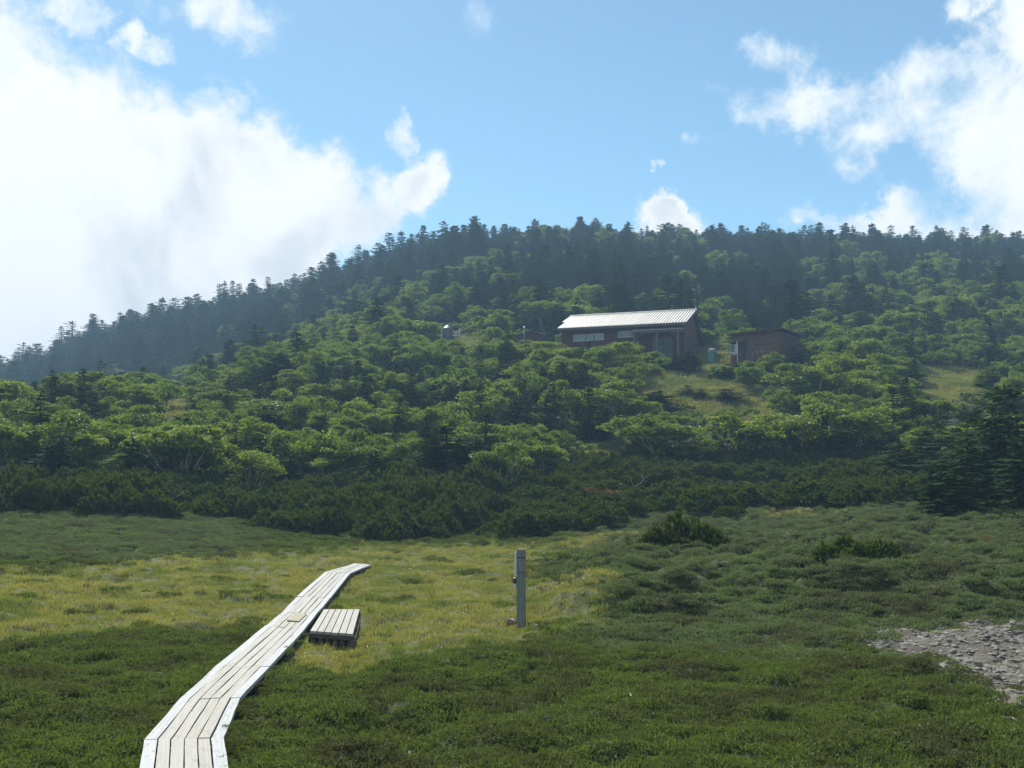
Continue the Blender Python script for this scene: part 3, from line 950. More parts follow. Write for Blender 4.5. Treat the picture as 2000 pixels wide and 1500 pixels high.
window(wall, -5.3, -4.0, 1.2, 1.9, 3)
porch = MB().hexa([(1.5, -1.75, 3.30), (7.2, -1.75, 3.30), (7.2, -.04, 3.72), (1.5, -.04, 3.72), (1.5, -1.75, 3.37), (7.2, -1.75, 3.37), (7.2, -.04, 3.79), (1.5, -.04, 3.79)]).build('porch_roof', M['dark_roof'], hut)
for k in range(20):
    x = 1.6 + 5.5 * k / 19
    MB().beam((x, -1.78, 3.40), (x, -.06, 3.82), .07, .05).build('rib', M['dark_roof'], porch)
MB().box(1.5, 7.2, -1.72, -1.60, 3.08, 3.26).build('porch_beam', M['porch_timber'], hut)
for x in (1.75, 4.2, 6.55):
    p = MB().box(x - .11, x + .11, -1.76, -1.54, -1.5, 3.07).build('porch_post', M['porch_timber'], hut)
    for sg in ((1,) if x < 2 else ((-1,) if x > 6 else ())):
        MB().beam((x + sg * .12, -1.65, 2.45), (x + sg * .8, -1.65, 3.05), .10, .10).build('brace', M['porch_timber'], p)
MB().box(1.4, 7.3, -1.9, -.035, -.28, -.1).build('porch_deck', M['porch_timber'], hut)
for k, x in enumerate((3.45, 4.58)):
    d = MB().box(x, x + 1.1, -.10, -.032, .0, 2.75).build('shutter', M['tarp'], wall)
    for q in range(5):
        MB().box(x + .05 + q * .21, x + .23 + q * .21, -.125, -.101, .05, 2.7).build('board', M['tarp'], d)
d = MB().box(LX + .031, LX + .07, 3.2, 4.2, -.2, 1.75).build('door', M['brown_dark'], gable)
MB().box(LX + .071, LX + .11, 4.02, 4.08, .75, .95).build('handle', M['dark_metal'], d)
MB().box(LX + .031, LX + .06, 6.2, 7.4, 1.6, 2.5).build('window', M['glass'], gable)

# ------------------------------------------------------------------ small brown cabin
b = R(-30)
cab = thing('brown_cabin', 'small brown boarded cabin with a flat dark roof and railed porch', 'cabin', (27.75, 105.0, 15.35), b)
WL, DL, WH = 5.0, 8.0, 3.25     # local x from -WL to 0 is the wall that looks at us, y runs back
cw = MB().prism_x([(0, -2), (0, WH), (DL, WH + .35), (DL, -2)], -WL, -.03).build('wall', M['brown_wall'], cab)
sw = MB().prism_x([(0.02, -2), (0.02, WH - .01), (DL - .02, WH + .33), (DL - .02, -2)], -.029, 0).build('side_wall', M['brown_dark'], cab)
mb = MB(); z = -.3
while z < WH - .2:
    mb.hexa([(-WL, -.028, z), (-.03, -.028, z), (-.03, 0, z), (-WL, 0, z), (-WL, -.01, z + .19), (-.03, -.01, z + .19), (-.03, 0, z + .19), (-WL, 0, z + .19)])
    z += .205
o = mb.build('siding_boards', M['brown_wall'], cw); o['kind'] = 'stuff'
mb = MB(); z = -.3
while z < WH - .15:
    mb.hexa([(0, .03, z), (.028, .03, z), (.028, DL - .03, z), (0, DL - .03, z), (0, .03, z + .19), (.01, .03, z + .19), (.01, DL - .03, z + .19), (0, DL - .03, z + .19)])
    z += .205
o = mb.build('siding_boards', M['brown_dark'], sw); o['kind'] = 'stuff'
cr = MB().hexa([(-WL - .5, -.55, WH - .12), (.45, -.55, WH + .13), (.45, DL + .4, WH + .50), (-WL - .5, DL + .4, WH + .25), (-WL - .5, -.55, WH + .0), (.45, -.55, WH + .25), (.45, DL + .4, WH + .62), (-WL - .5, DL + .4, WH + .37)]).build('roof', M['dark_roof'], cab)
MB().hexa([(-WL - .5, -.60, WH - .20), (.5, -.60, WH + .05), (.5, -.551, WH + .05), (-WL - .5, -.551, WH - .20), (-WL - .5, -.60, WH + .05), (.5, -.60, WH + .30), (.5, -.551, WH + .30), (-WL - .5, -.551, WH + .05)]).build('fascia', M['brown_dark'], cr)
MB().beam((-.55 - WL, -.02, WH - 1.35), (-.05, -.045, WH - 1.30), .03, .10).build('trim_board', M['brown_dark'], cw)
MB().box(-.14, .02, -.06, -.03, -.4, WH - .05).build('corner_board', M['brown_wall'], cw)
# entrance bay with glazed side and small canopy
bay = MB().box(-WL + .05, -WL + 1.3, -1.0, -.03, .0, 2.15).build('entrance_bay', M['brown_dark'], cab)
MB().hexa([(-WL - .55, -1.55, 2.20), (-WL + 1.5, -1.55, 2.24), (-WL + 1.5, -.03, 2.45), (-WL - .55, -.03, 2.41), (-WL - .55, -1.55, 2.36), (-WL + 1.5, -1.55, 2.40), (-WL + 1.5, -.03, 2.60), (-WL - .55, -.03, 2.56)]).build('canopy', M['dark_roof'], bay)
wn = MB().box(-WL - .02, -WL + .75, -1.07, -1.001, 1.96, 2.02).box(-WL - .02, -WL + .03, -1.07, -1.001, .85, 1.96).box(-WL + .70, -WL + .75, -1.07, -1.001, .85, 1.96).build('window', M['white_frame'], bay)
for i in range(3):
    for j in range(3):
        MB().box(-WL + .05 + i * .218, -WL + .24 + i * .218, -1.05, -1.003, .87 + j * .365, 1.20 + j * .365).build('pane', M['sign' if j == 0 or i == 2 else 'glass'], wn)
dr = MB().box(-WL + 1.4, -WL + 2.2, -.08, -.029, .0, 2.0).build('door', M['porch_timber'], cw)
MB().box(-WL + 2.08, -WL + 2.13, -.12, -.081, .95, 1.1).build('handle', M['steel'], dr)
for x in (-WL + 2.45, -WL + 3.05):
    MB().box(x, x + .17, -.05, -.029, 1.0, 1.32).build('notice', M['curtain'], cw)
deck = MB().box(-WL - .5, -.25, -1.9, -.032, -.25, -.08).build('deck', M['rail'], cab)
for k in range(24):
    x = -WL - .48 + (WL + .2) * k / 24
    MB().box(x, x + .18, -1.92, -.05, -.078, -.05).build('board', M['brown_dark'], deck)
for x in (-WL - .4, -3.6, -2.0, -.4):
    MB().box(x - .07, x + .07, -1.8, -1.66, -2.2, -.251).build('deck_post', M['porch_timber'], cab)
rl = MB().box(-WL - .5, -.25, -1.90, -1.82, .85, .93).build('railing', M['rail'], cab)
MB().box(-WL - .5, -.25, -1.89, -1.83, .10, .16).build('bottom_rail', M['rail'], rl)
for k in range(7):
    x = -WL - .45 + (WL + .15) * k / 6
    MB().box(x - .04, x + .04, -1.90, -1.82, -.05, .84).build('baluster_post', M['rail'], rl)
    if k < 6:
        x2 = -WL - .45 + (WL + .15) * (k + 1) / 6
        MB().beam((x + .05, -1.88, .18), (x2 - .05, -1.88, .83), .05, .03).build('cross_brace', M['rail'], rl)
        MB().beam((x + .05, -1.84, .83), (x2 - .05, -1.84, .18), .05, .03).build('cross_brace', M['rail'], rl)
MB().box(-WL + .95, -WL + 1.05, -1.82, -1.72, -.05, 2.19).build('canopy_post', M['cream'], bay)

# ------------------------------------------------------------------ shed, flue, tanks, meter box
x, y, z = at_depth(1036, 672, 131)
sh = thing('red_shed', 'small dark red shed with a low curved roof left of the long hut', 'shed', (x, y, z - .6), R(-12))
prof = [(-1.6, -1.2), (-1.6, 1.75), (1.6, 1.75), (1.6, -1.2)]
MB().box(-1.6, 1.6, 0, 3, -1.4, 1.7).build('wall', M['red_wall'], sh)
mb = MB()
n = 9
arc = [(-1.8 + 3.6 * i / (n - 1), 1.68 + .55 * math.sin(math.pi * i / (n - 1))) for i in range(n)]
poly = arc + [(px_, z_ - .08) for px_, z_ in arc[::-1]]
nn = len(poly)
vs = [(p, -.25, q) for p, q in poly] + [(p, 3.2, q) for p, q in poly]
fs = [(i, i + 1, nn - 2 - i, nn - 1 - i) for i in range(n - 1)] + [(nn + nn - 1 - i, nn + nn - 2 - i, nn + i + 1, nn + i) for i in range(n - 1)] + [((i + 1) % nn, i, i + nn, (i + 1) % nn + nn) for i in range(nn)]
mb.add(vs, fs)
mb.build('roof', M['red_wall'], sh)
mb = MB(); n = 9
arc2 = [(-1.58 + 3.16 * i / (n - 1), 1.60 + .55 * math.sin(math.pi * (.03 + .94 * i / (n - 1)))) for i in range(n)]
vs = [(-1.58, .02, 1.5)] + [(p, .02, q) for p, q in arc2] + [(1.58, .02, 1.5)]
vs2 = [(a_, .1, c_) for a_, _, c_ in vs]
m_ = len(vs)
mb.add(vs + vs2, [tuple(range(m_)), tuple(range(2 * m_ - 1, m_ - 1, -1))] + [((i + 1) % m_, i, i + m_, (i + 1) % m_ + m_) for i in range(m_)])
mb.build('end_panel', M['red_wall'], sh)
MB().box(-.5, .4, -.04, -.002, -.6, 1.3).build('door', M['brown_dark'], sh)
x, y, z = at_depth(1024, 676, 128)
fp = thing('flue_pipe', 'thin pale metal flue pipe standing in front of the red shed', 'pipe', (x, y, z - .3))
MB().tube([(0, 0, 0), (0, 0, 2.65)], .085, 10).build('pipe', M['post'], fp, True)
MB().lathe([(.06, 2.66), (.15, 2.67), (.15, 2.72), (.02, 2.86)], (0, 0, 0), 12).build('cowl', M['steel'], fp)

x, y, z = ground_hit(874, 668)
print('tank at', x, y, z)
k = y / 2000
tk = thing('water_tank', 'dark upright water tank with bright domed lid on the slope left of the shed', 'tank', (x, y, z))
MB().lathe([(9.5 * k, .35), (10.5 * k, .45), (10.5 * k, 24 * k), (9.8 * k, 27 * k), (6 * k, 29.5 * k), (2 * k, 30.5 * k)], (0, 0, 0), 24).build('shell', M['tank'], tk)
MB().lathe([(4.6 * k, 29.4 * k), (4.8 * k, 31 * k), (2 * k, 32.4 * k)], (0, 0, 0), 20).build('lid', M['steel'], tk)
MB().lathe([(10.7 * k, 8 * k), (10.8 * k, 8.2 * k), (10.8 * k, 9.4 * k), (10.7 * k, 9.5 * k)], (0, 0, 0), 24).build('hoop', M['dark_metal'], tk)
MB().box(-9 * k, 9 * k, -9 * k, 9 * k, -.6, .349).build('plinth', M['stone'], tk)
MB().tube([(-10.9 * k, -1 * k, .3), (-10.9 * k, -1 * k, 26 * k)], .05, 8).build('inlet_pipe', M['steel'], tk)
x2, y2, z2 = x + 20 * k, y - .4, z
bx = thing('meter_box', 'small cream equipment box on a dark stand beside the water tank', 'box', (x2, y2, float(ground_z(x2, y2))))
MB().box(-4.6 * k, 4.6 * k, -.2, .2, 10 * k, 20.5 * k).build('case', M['cream'], bx)
MB().box(-1.0 * k, 1.8 * k, -.215, -.201, 13 * k, 17.5 * k).build('hatch', M['dark_metal'], bx)
MB().box(-2.5 * k, -1.2 * k, -.1, .1, -.5, 10 * k).box(1.2 * k, 2.5 * k, -.1, .1, -.5, 10 * k).build('stand', M['dark_metal'], bx)
x3 = x + 12.3 * k
pmp = thing('pump_drum', 'small dark drum with pale cap between water tank and meter box', 'drum', (x3, y - .9, float(ground_z(x3, y - .9))))
MB().lathe([(3.0 * k, -.3), (3.2 * k, 0), (3.2 * k, 11 * k), (2.6 * k, 12.4 * k)], (0, 0, 0), 16).build('shell', M['tank'], pmp)
MB().lathe([(1.9 * k, 12.3 * k), (1.9 * k, 14 * k), (.6 * k, 15 * k)], (0, 0, 0), 14).build('cap', M['steel'], pmp)
x, y, z = at_depth(1391, 700, 110)
wt = thing('storage_drum', 'teal drum with a pale grey cover between the long hut and the brown cabin', 'drum', (x, y, z - .3))
MB().lathe([(.42, -.5), (.45, .0), (.45, 1.0), (.40, 1.05)], (0, 0, 0), 18).build('shell', M['teal'], wt)
MB().lathe([(.48, .98), (.50, 1.03), (.44, 1.25), (.25, 1.36), (.03, 1.40)], (0, 0, 0), 18).build('cover', M['curtain'], wt)

# ================================================================== plants
def leaf_quads(c, nrm, size, aspect=.62, r=rng):
    """diamond leaves: centre, normal, size"""
    n = len(c)
    nrm = nrm / (np.linalg.norm(nrm, axis=1, keepdims=True) + 1e-9)
    t = r.normal(size=(n, 3)); t -= nrm * (t * nrm).sum(1, keepdims=True)
    t /= np.linalg.norm(t, axis=1, keepdims=True) + 1e-9
    b = np.cross(nrm, t)
    s = size[:, None]
    fold = nrm * s * .12
    v = np.stack([c - t * s * .5, c + b * s * .5 * aspect + fold, c + t * s * .5, c - b * s * .5 * aspect + fold], 1).reshape(-1, 3)
    f = np.arange(4 * n).reshape(n, 4)
    return v, f
def set_tone(me, tone):
    at = me.attributes.new('tone', 'FLOAT', 'POINT')
    at.data.foreach_set('value', np.asarray(tone, np.float32))
    return me
def curve(a, b, sag, n=6, wig=.0, r=rnd):
    a = np.array(a, float); b = np.array(b, float)
    pts = []
    for i in range(n):
        t = i / (n - 1)
        p = a + (b - a) * t
        p[2] += sag * math.sin(math.pi * t)
        if 0 < i < n - 1:
            p += np.array([r.uniform(-wig, wig), r.uniform(-wig, wig), r.uniform(-wig, wig) * .6])
        pts.append(p)
    return pts

def birch_shape(seed, Wd=4.0, Ht=3.2, K=24, per=150, leaf=.165, mat='birch_leaf'):
    r = np.random.default_rng(seed); rr = random.Random(seed)
    cs = []
    lobes = rr.randint(4, 7)
    a0 = rr.uniform(0, 6.28)
    for q in range(lobes):
        ang = a0 + 6.28 * q / lobes + rr.uniform(-.5, .5); rad = rr.uniform(.15, .68)
        lx, ly = math.cos(ang) * rad * Wd / 2, math.sin(ang) * rad * Wd / 2
        lz = Ht * (rr.uniform(.45, .80) - .22 * rad); lr = Wd * rr.uniform(.14, .24)
        for k in range(max(3, K // lobes)):
            d = r.normal(size=3); d /= np.linalg.norm(d); d[2] = d[2] if d[2] > -.6 else -d[2]
            cs.append((lx + d[0] * lr, ly + d[1] * lr, max(.12 * Ht, lz + d[2] * lr * .85), r.uniform(.065, .135) * Wd))
    V, F, nb, TN = [], [], 0, []
    for (x, y, z, rad) in cs:
        n = int(per * r.uniform(.7, 1.3))
        d = r.normal(size=(n, 3)); d /= np.linalg.norm(d, axis=1, keepdims=True)
        d[:, 2] = np.where(d[:, 2] < -.35, -d[:, 2], d[:, 2])
        q = d * (r.uniform(.35, 1.08, (n, 1)) ** .6) * rad * np.array([1.1, 1.1, .72])
        q += r.normal(size=(n, 3)) * .05
        c = q + np.array([x, y, z])
        nr = d * .8 + np.array([0, 0, .5]) + r.normal(size=(n, 3)) * .55
        v, f = leaf_quads(c, nr, r.uniform(.6, 1.25, n) * leaf, r=r)
        V.append(v); F.append(f + nb); nb += len(v); TN.append(np.full(len(v), r.random()))
    crown = set_tone(mesh_from('crown', np.concatenate(V), np.concatenate(F), M[mat]), np.concatenate(TN))
    tb = MB()
    ends = sorted(cs, key=lambda q: -q[3])[:12]
    for i, (x, y, z, rad) in enumerate(ends):
        f = rr.uniform(.35, .6)
        mid = (x * f, y * f, z * rr.uniform(.25, .5))
        pts = curve((rr.uniform(-.12, .12), rr.uniform(-.12, .12), -.25), mid, -.12, 4, .08, rr) + curve(mid, (x, y, z), .08, 4, .06, rr)[1:]
        r0 = rr.uniform(.045, .075) * Wd / 4
        tb.tube(pts, [r0 * (1 - .75 * j / (len(pts) - 1)) for j in range(len(pts))], 5)
    trunk = tb.mesh('trunk', M['birch_bark'], True)
    return crown, trunk
def fir_shape(seed, Ht=7.0, Rd=1.55, flag=0.0, dens=1.0, start=.06, power=.75, ragged=.35):
    r = np.random.default_rng(seed); rr = random.Random(seed)
    C, N, SZ, DIRS = [], [], [], []
    z = Ht * start
    nb = 0
    quads = []
    lean = rr.uniform(-.05, .05)
    while z < Ht * .985:
        h = z / Ht
        L = Rd * (1 - h) ** power * rr.uniform(1 - ragged, 1 + ragged * .4) + .10
        nbr = max(3, int((7 if h < .8 else 5) * dens))
        a0 = rr.uniform(0, 6.28)
        for k in range(nbr):
            if rr.random() < .10:
                continue
            a = a0 + 6.28 * k / nbr + rr.uniform(-.3, .3)
            l = L * rr.uniform(.7, 1.12) * (1 + flag * math.cos(a))
            if l < .08:
                continue
            droop = -.16 - .16 * (1 - h) + rr.uniform(-.08, .10) + (.45 if h > .88 else 0)
            ca, sa = math.cos(a), math.sin(a)
            m = max(3, int(l / .17))
            zb = z + rr.uniform(-.1, .1)
            for i in range(m):
                t = (i + .7) / m
                cx = np.array([lean * z + ca * l * t, sa * l * t, zb + droop * l * t + .10 * l * t * t])
                wd = .34 * (1 - .55 * t) * min(1.0, .5 + l * .5)
                for sg in (-1, 1):
                    dx = np.array([ca * .55 - sg * sa * .83, sa * .55 + sg * ca * .83, -.22 + rr.uniform(-.2, .2)])
                    tip = cx + dx * wd * rr.uniform(.75, 1.3)
                    sd_ = np.array([ca, sa, droop]) * .085 * rr.uniform(.8, 1.4)
                    up = np.array([0, 0, .03])
                    quads.append([cx - sd_, cx + sd_ + up, tip + sd_ * .5, tip - sd_ * .6])
            tipc = np.array([lean * z + ca * l, sa * l, zb + droop * l + .10 * l])
            e = np.array([ca, sa, .15])
            s_ = np.array([-sa, ca, 0]) * .07
            quads.append([tipc - e * .18 - s_, tipc - e * .18 + s_, tipc + e * .12 + s_ * .3, tipc + e * .12 - s_ * .3])
        z += rr.uniform(.24, .36) * (Ht / 7) ** .5
    for k in range(4):
        a = k * 1.57
        ca, sa = math.cos(a), math.sin(a)
        b0 = np.array([lean * Ht, 0, Ht - .25])
        quads.append([b0, b0 + [ca * .05, sa * .05, .1], b0 + [0, 0, .45], b0 + [-ca * .02, -sa * .02, .1]])
    v = np.array(quads).reshape(-1, 3)
    crown = set_tone(mesh_from('crown', v, np.arange(len(v)).reshape(-1, 4), M['fir_needle']), np.repeat(r.random(len(quads) // 12 + 1), 48)[:len(v)])
    tb = MB().tube([(0, 0, -.4), (lean * Ht * .5, 0, Ht * .5), (lean * Ht, 0, Ht * .97)], [.13 * Ht / 7, .08 * Ht / 7, .015], 6)
    for k in range(14):
        zz = rr.uniform(.08, .6) * Ht; a = rr.uniform(0, 6.28); l = Rd * (1 - zz / Ht) * .7
        tb.tube([(lean * zz, 0, zz), (lean * zz + math.cos(a) * l, math.sin(a) * l, zz - .12 * l)], [.025, .01], 4)
    return crown, tb.mesh('trunk', M['fir_bark'], True)
def pine_shape(seed, Wd=2.7, Dp=2.3, Ht=1.15, shoots=520, mat='pine_needle'):
    r = np.random.default_rng(seed); rr = random.Random(seed)
    V, TN = [], []
    ph = r.uniform(0, 6.28, 4)
    for i in range(shoots):
        ang = r.uniform(0, 6.28); rad = math.sqrt(r.uniform(0, 1))
        edge = 1 + .16 * math.sin(3 * ang + ph[0]) + .10 * math.sin(5 * ang + ph[1])
        lump = .74 + .26 * math.sin(5.6 * rad * math.cos(ang) + ph[2]) * math.sin(5.2 * rad * math.sin(ang) + ph[3])
        top = Ht * (max(0, 1 - rad ** 2.6)) ** .5 * lump
        lev = 1.0 if r.random() < .7 else r.uniform(.3, 1)
        p = np.array([math.cos(ang) * rad * edge * Wd / 2, math.sin(ang) * rad * edge * Dp / 2, max(.08, top * lev + r.normal() * .06)])
        out_ = np.array([math.cos(ang), math.sin(ang), 0]) * (.15 + .75 * rad ** 2)
        d = out_ + np.array([0, 0, 1.0]) + r.normal(size=3) * .16
        d /= np.linalg.norm(d)
        l = r.uniform(.18, .36)
        base = p - d * l * .6
        t1 = np.cross(d, [0.3, .5, .1]); t1 /= np.linalg.norm(t1); t2 = np.cross(d, t1)
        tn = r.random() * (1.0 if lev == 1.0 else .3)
        for k in range(8):
            a = 6.28 * k / 8 + r.uniform(-.3, .3)
            o_ = t1 * math.cos(a) + t2 * math.sin(a)
            s = np.cross(o_, d) * .027
            f = r.uniform(0, .6)
            b0 = base + d * l * f
            tip = b0 + d * l * .5 + o_ * r.uniform(.05, .09)
            V.append([b0 - s, b0 + s, tip + s * .6, tip - s * .6])
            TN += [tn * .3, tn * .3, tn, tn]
    v = np.array(V).reshape(-1, 3)
    fol = set_tone(mesh_from('foliage', v, np.arange(len(v)).reshape(-1, 4), M[mat]), TN)
    tb = MB()
    for k in range(16):
        a = rr.uniform(0, 6.28); q = rr.uniform(.4, .95)
        e = (math.cos(a) * q * Wd / 2, math.sin(a) * q * Dp / 2, Ht * .75 * math.sqrt(1 - q * q) + .12)
        pts = curve((rr.uniform(-.2, .2), rr.uniform(-.2, .2), -.1), e, -.12, 5, .05, rr)
        tb.tube(pts, [.035, .03, .024, .018, .01], 5)
    return fol, tb.mesh('stems', M['fir_bark'], True)
def dead_shape(seed, span=2.4):
    rr = random.Random(seed)
    tb = MB()
    def br(p, d, l, rad, lev):
        n = 5; pts = [p]; q = Vector(p); dd = Vector(d)
        for i in range(n):
            dd = (dd + Vector((rr.uniform(-.35, .35), rr.uniform(-.35, .35), rr.uniform(-.22, .30)))).normalized()
            q = q + dd * l / n
            pts.append(tuple(q))
            if lev < 2 and i > 0 and rr.random() < .8:
                br(tuple(q), (dd + Vector((rr.uniform(-1, 1), rr.uniform(-1, 1), rr.uniform(-.2, .7)))).normalized(), l * rr.uniform(.35, .6), rad * .55, lev + 1)
        tb.tube(pts, [rad * (1 - .8 * i / n) for i in range(n + 1)], 5)
    br((-span * .4, 0, -.1), (.9, rr.uniform(-.3, .3), .45), span * .9, .045, 0)
    br((-span * .4, 0, -.1), (.3, rr.uniform(-.3, .3), .9), span * .55, .04, 0)
    return tb.mesh('dead_branch', M['dead_wood'], True)

BIRCH = [birch_shape(100 + k, Wd=4.0, Ht=[3.2, 2.9, 3.5, 3.0, 3.3, 2.7, 3.8, 3.1][k], K=[42, 38, 46, 36, 44, 40, 44, 38][k]) for k in range(8)]
FIR = [fir_shape(200, 7, 1.5), fir_shape(201, 7, 1.8, .2, ragged=.45), fir_shape(202, 7, 1.3, .1, power=.9), fir_shape(203, 7, 1.7, .3, .85, .12, ragged=.5),
       fir_shape(204, 7, 1.9, .25, power=.55, ragged=.45), fir_shape(205, 7, 1.4, .45, .8, .15, .6, .55)]
KRUM = [fir_shape(210 + k, 3.4, 1.75, [.25, .4][k], 1.15, .03, .5, .4) for k in range(2)]
PINE = [pine_shape(300 + k) for k in range(5)]

# ------------------------------------------------------------------ where trees must not hide what the photograph shows
KEEP = [(1085, 1255, 592, 668, 124), (1235, 1395, 592, 696, 124), (1398, 1562, 632, 706, 113), (1385, 1412, 650, 705, 116), (852, 906, 630, 663, 160), (1004, 1066, 628, 668, 140),
        (1270, 1415, 738, 772, 118), (1318, 1494, 766, 808, 112), (1815, 1902, 725, 772, 130), (332, 364, 772, 810, 112), (905, 932, 664, 682, 160), (1150, 1184, 874, 893, 100), (1222, 1260, 857, 866, 100)]
def blocked(x, y, z, h, wd):
    px, top = project(x, y, z + h); _, bot = project(x, y, z)
    hw = wd / 2 * 2000 / y
    for (a, b, c, d, Y) in KEEP:
        if y < Y and px + hw * .8 > a and px - hw * .8 < b and top < d - 3 and bot > c:
            return True
    return False
def foot(x, y):
    # hut, cabin, shed, tank footprints
    for (cx, cy, r_) in ((12.4 + 3.3, 114.2 + 6, 9.2), (8.5, 118, 7.5), (18, 116, 8), (26.8, 108, 6.0), (24.5, 105.5, 4.2), (2.4, 132.5, 3.2)):
        if (x - cx) ** 2 + (y - cy) ** 2 < r_ * r_:
            return True
    return False

def extent(me):
    a = np.empty(len(me.vertices) * 3, np.float32); me.vertices.foreach_get('co', a); a = a.reshape(-1, 3)
    q = np.percentile(np.abs(a[:, :2]), 96)
    return 2 * float(q), float(np.percentile(a[:, 2], 99.7))
EXT = {'birch': [extent(p[0]) for p in BIRCH], 'fir': [extent(p[0]) for p in FIR], 'krum': [extent(p[0]) for p in KRUM]}
trees = []     # (kind, variant, x, y, z, width scale, height scale, rot)
def add_tree(kind, var, x, y, h, wd, rz=None):
    nomW, nomH = EXT[kind][var]
    trees.append([kind, var, x, y, float(ground_z(x, y)), wd / nomW, h / nomH, rnd.uniform(0, 6.28) if rz is None else rz, h, wd])
def tree_px(kind, var, px, base, top, wpx, Y=None):
    if Y is None:
        x, y, z = ground_hit(px, base)
    else:
        p = at_depth(px, base, Y); x, y, z = p[0], Y, float(ground_z(p[0], Y))
    zt_ = at_depth(px, top, y)[2]
    add_tree(kind, var, x, y, max(1.0, zt_ - z), wpx * y / 2000)
for a in [('birch', 0, 1188, 742, 668, 110), ('birch', 1, 1132, 738, 680, 80), ('birch', 2, 1062, 725, 668, 90), ('birch', 3, 1225, 745, 694, 80), ('birch', 4, 1270, 722, 686, 50),
          ('birch', 4, 1092, 735, 684, 80), ('krum', 0, 1350, 728, 684, 70), ('krum', 1, 1322, 726, 690, 60), ('krum', 1, 1420, 740, 716, 90), ('krum', 0, 1470, 742, 716, 100), ('krum', 1, 1530, 735, 692, 90),
          ('birch', 5, 1585, 795, 706, 150), ('birch', 2, 1695, 762, 694, 110), ('birch', 1, 1715, 800, 735, 150), ('birch', 0, 1620, 690, 622, 130),
          ('krum', 1, 1345, 772, 752, 50), ('krum', 0, 1420, 785, 757, 80), ('krum', 1, 1370, 780, 760, 60), ('krum', 0, 1285, 800, 762, 90), 
          ('birch', 0, 1300, 893, 812, 190), ('birch', 3, 1345, 908, 842, 110), ('birch', 1, 1255, 880, 822, 120), ('birch', 2, 1470, 902, 812, 150), ('birch', 5, 1555, 905, 790, 190), ('birch', 4, 1650, 898, 800, 170), ('birch', 3, 1735, 885, 795, 150),
          ('birch', 0, 1810, 850, 765, 150), ('birch', 1, 1510, 892, 830, 140), ('birch', 5, 1610, 895, 835, 140),
          ('krum', 1, 1290, 716, 694, 70), ('birch', 5, 1262, 735, 704, 60), ('krum', 0, 1245, 730, 708, 60), ('krum', 0, 1310, 722, 700, 50), ('krum', 0, 1445, 732, 716, 80), ('krum', 1, 1500, 736, 714, 90), ('krum', 0, 1555, 728, 686, 80), ('birch', 3, 1580, 712, 664, 70), ('birch', 1, 1408, 738, 716, 40),
          ('krum', 0, 1955, 985, 800, 190), ('krum', 1, 1885, 1005, 860, 170), ('krum', 0, 1985, 960, 745, 200), ('krum', 1, 1810, 935, 835, 170), ('krum', 0, 1832, 1005, 905, 130), ('krum', 1, 1925, 930, 790, 170), ('krum', 0, 1760, 945, 860, 120),
          ('krum', 1, 1905, 960, 800, 170), ('krum', 0, 2010, 1000, 850, 170), ('krum', 0, 1860, 945, 830, 150),
          ('krum', 0, 495, 762, 692, 150), ('krum', 1, 450, 768, 705, 120), ('krum', 0, 550, 760, 688, 130), ('fir', 3, 590, 745, 648, 90), ('krum', 1, 530, 775, 705, 120),
          ('fir', 0, 880, 958, 832, 120), ('fir', 4, 925, 955, 850, 110), ('krum', 0, 900, 950, 860, 150), ('fir', 2, 838, 912, 812, 80), ('krum', 1, 850, 945, 865, 130), ('krum', 0, 470, 940, 870, 160), ('krum', 1, 520, 930, 840, 130), ('fir', 1, 1110, 790, 705, 80),
          ('krum', 0, 1130, 785, 725, 110), ('krum', 1, 1180, 800, 745, 90), ('fir', 5, 992, 735, 630, 40), ('krum', 0, 780, 800, 745, 120), ('krum', 1, 1000, 815, 760, 110),
          ('birch', 1, 655, 800, 742, 130), ('birch', 2, 745, 905, 850, 150), ('birch', 3, 515, 850, 775, 170), ('birch', 4, 320, 930, 830, 160), ('birch', 0, 215, 935, 815, 170), ('birch', 5, 95, 925, 810, 190), ('birch', 2, 380, 905, 840, 120), ('birch', 1, 20, 925, 840, 150),
          ('birch', 3, 325, 800, 738, 50), ('birch', 0, 410, 810, 745, 100), ('birch', 4, 760, 940, 880, 110), ('birch', 2, 690, 935, 870, 110), ('birch', 1, 610, 935, 860, 130), ('fir', 2, 225, 795, 728, 32)]:
    tree_px(*a)
n_manual = len(trees)

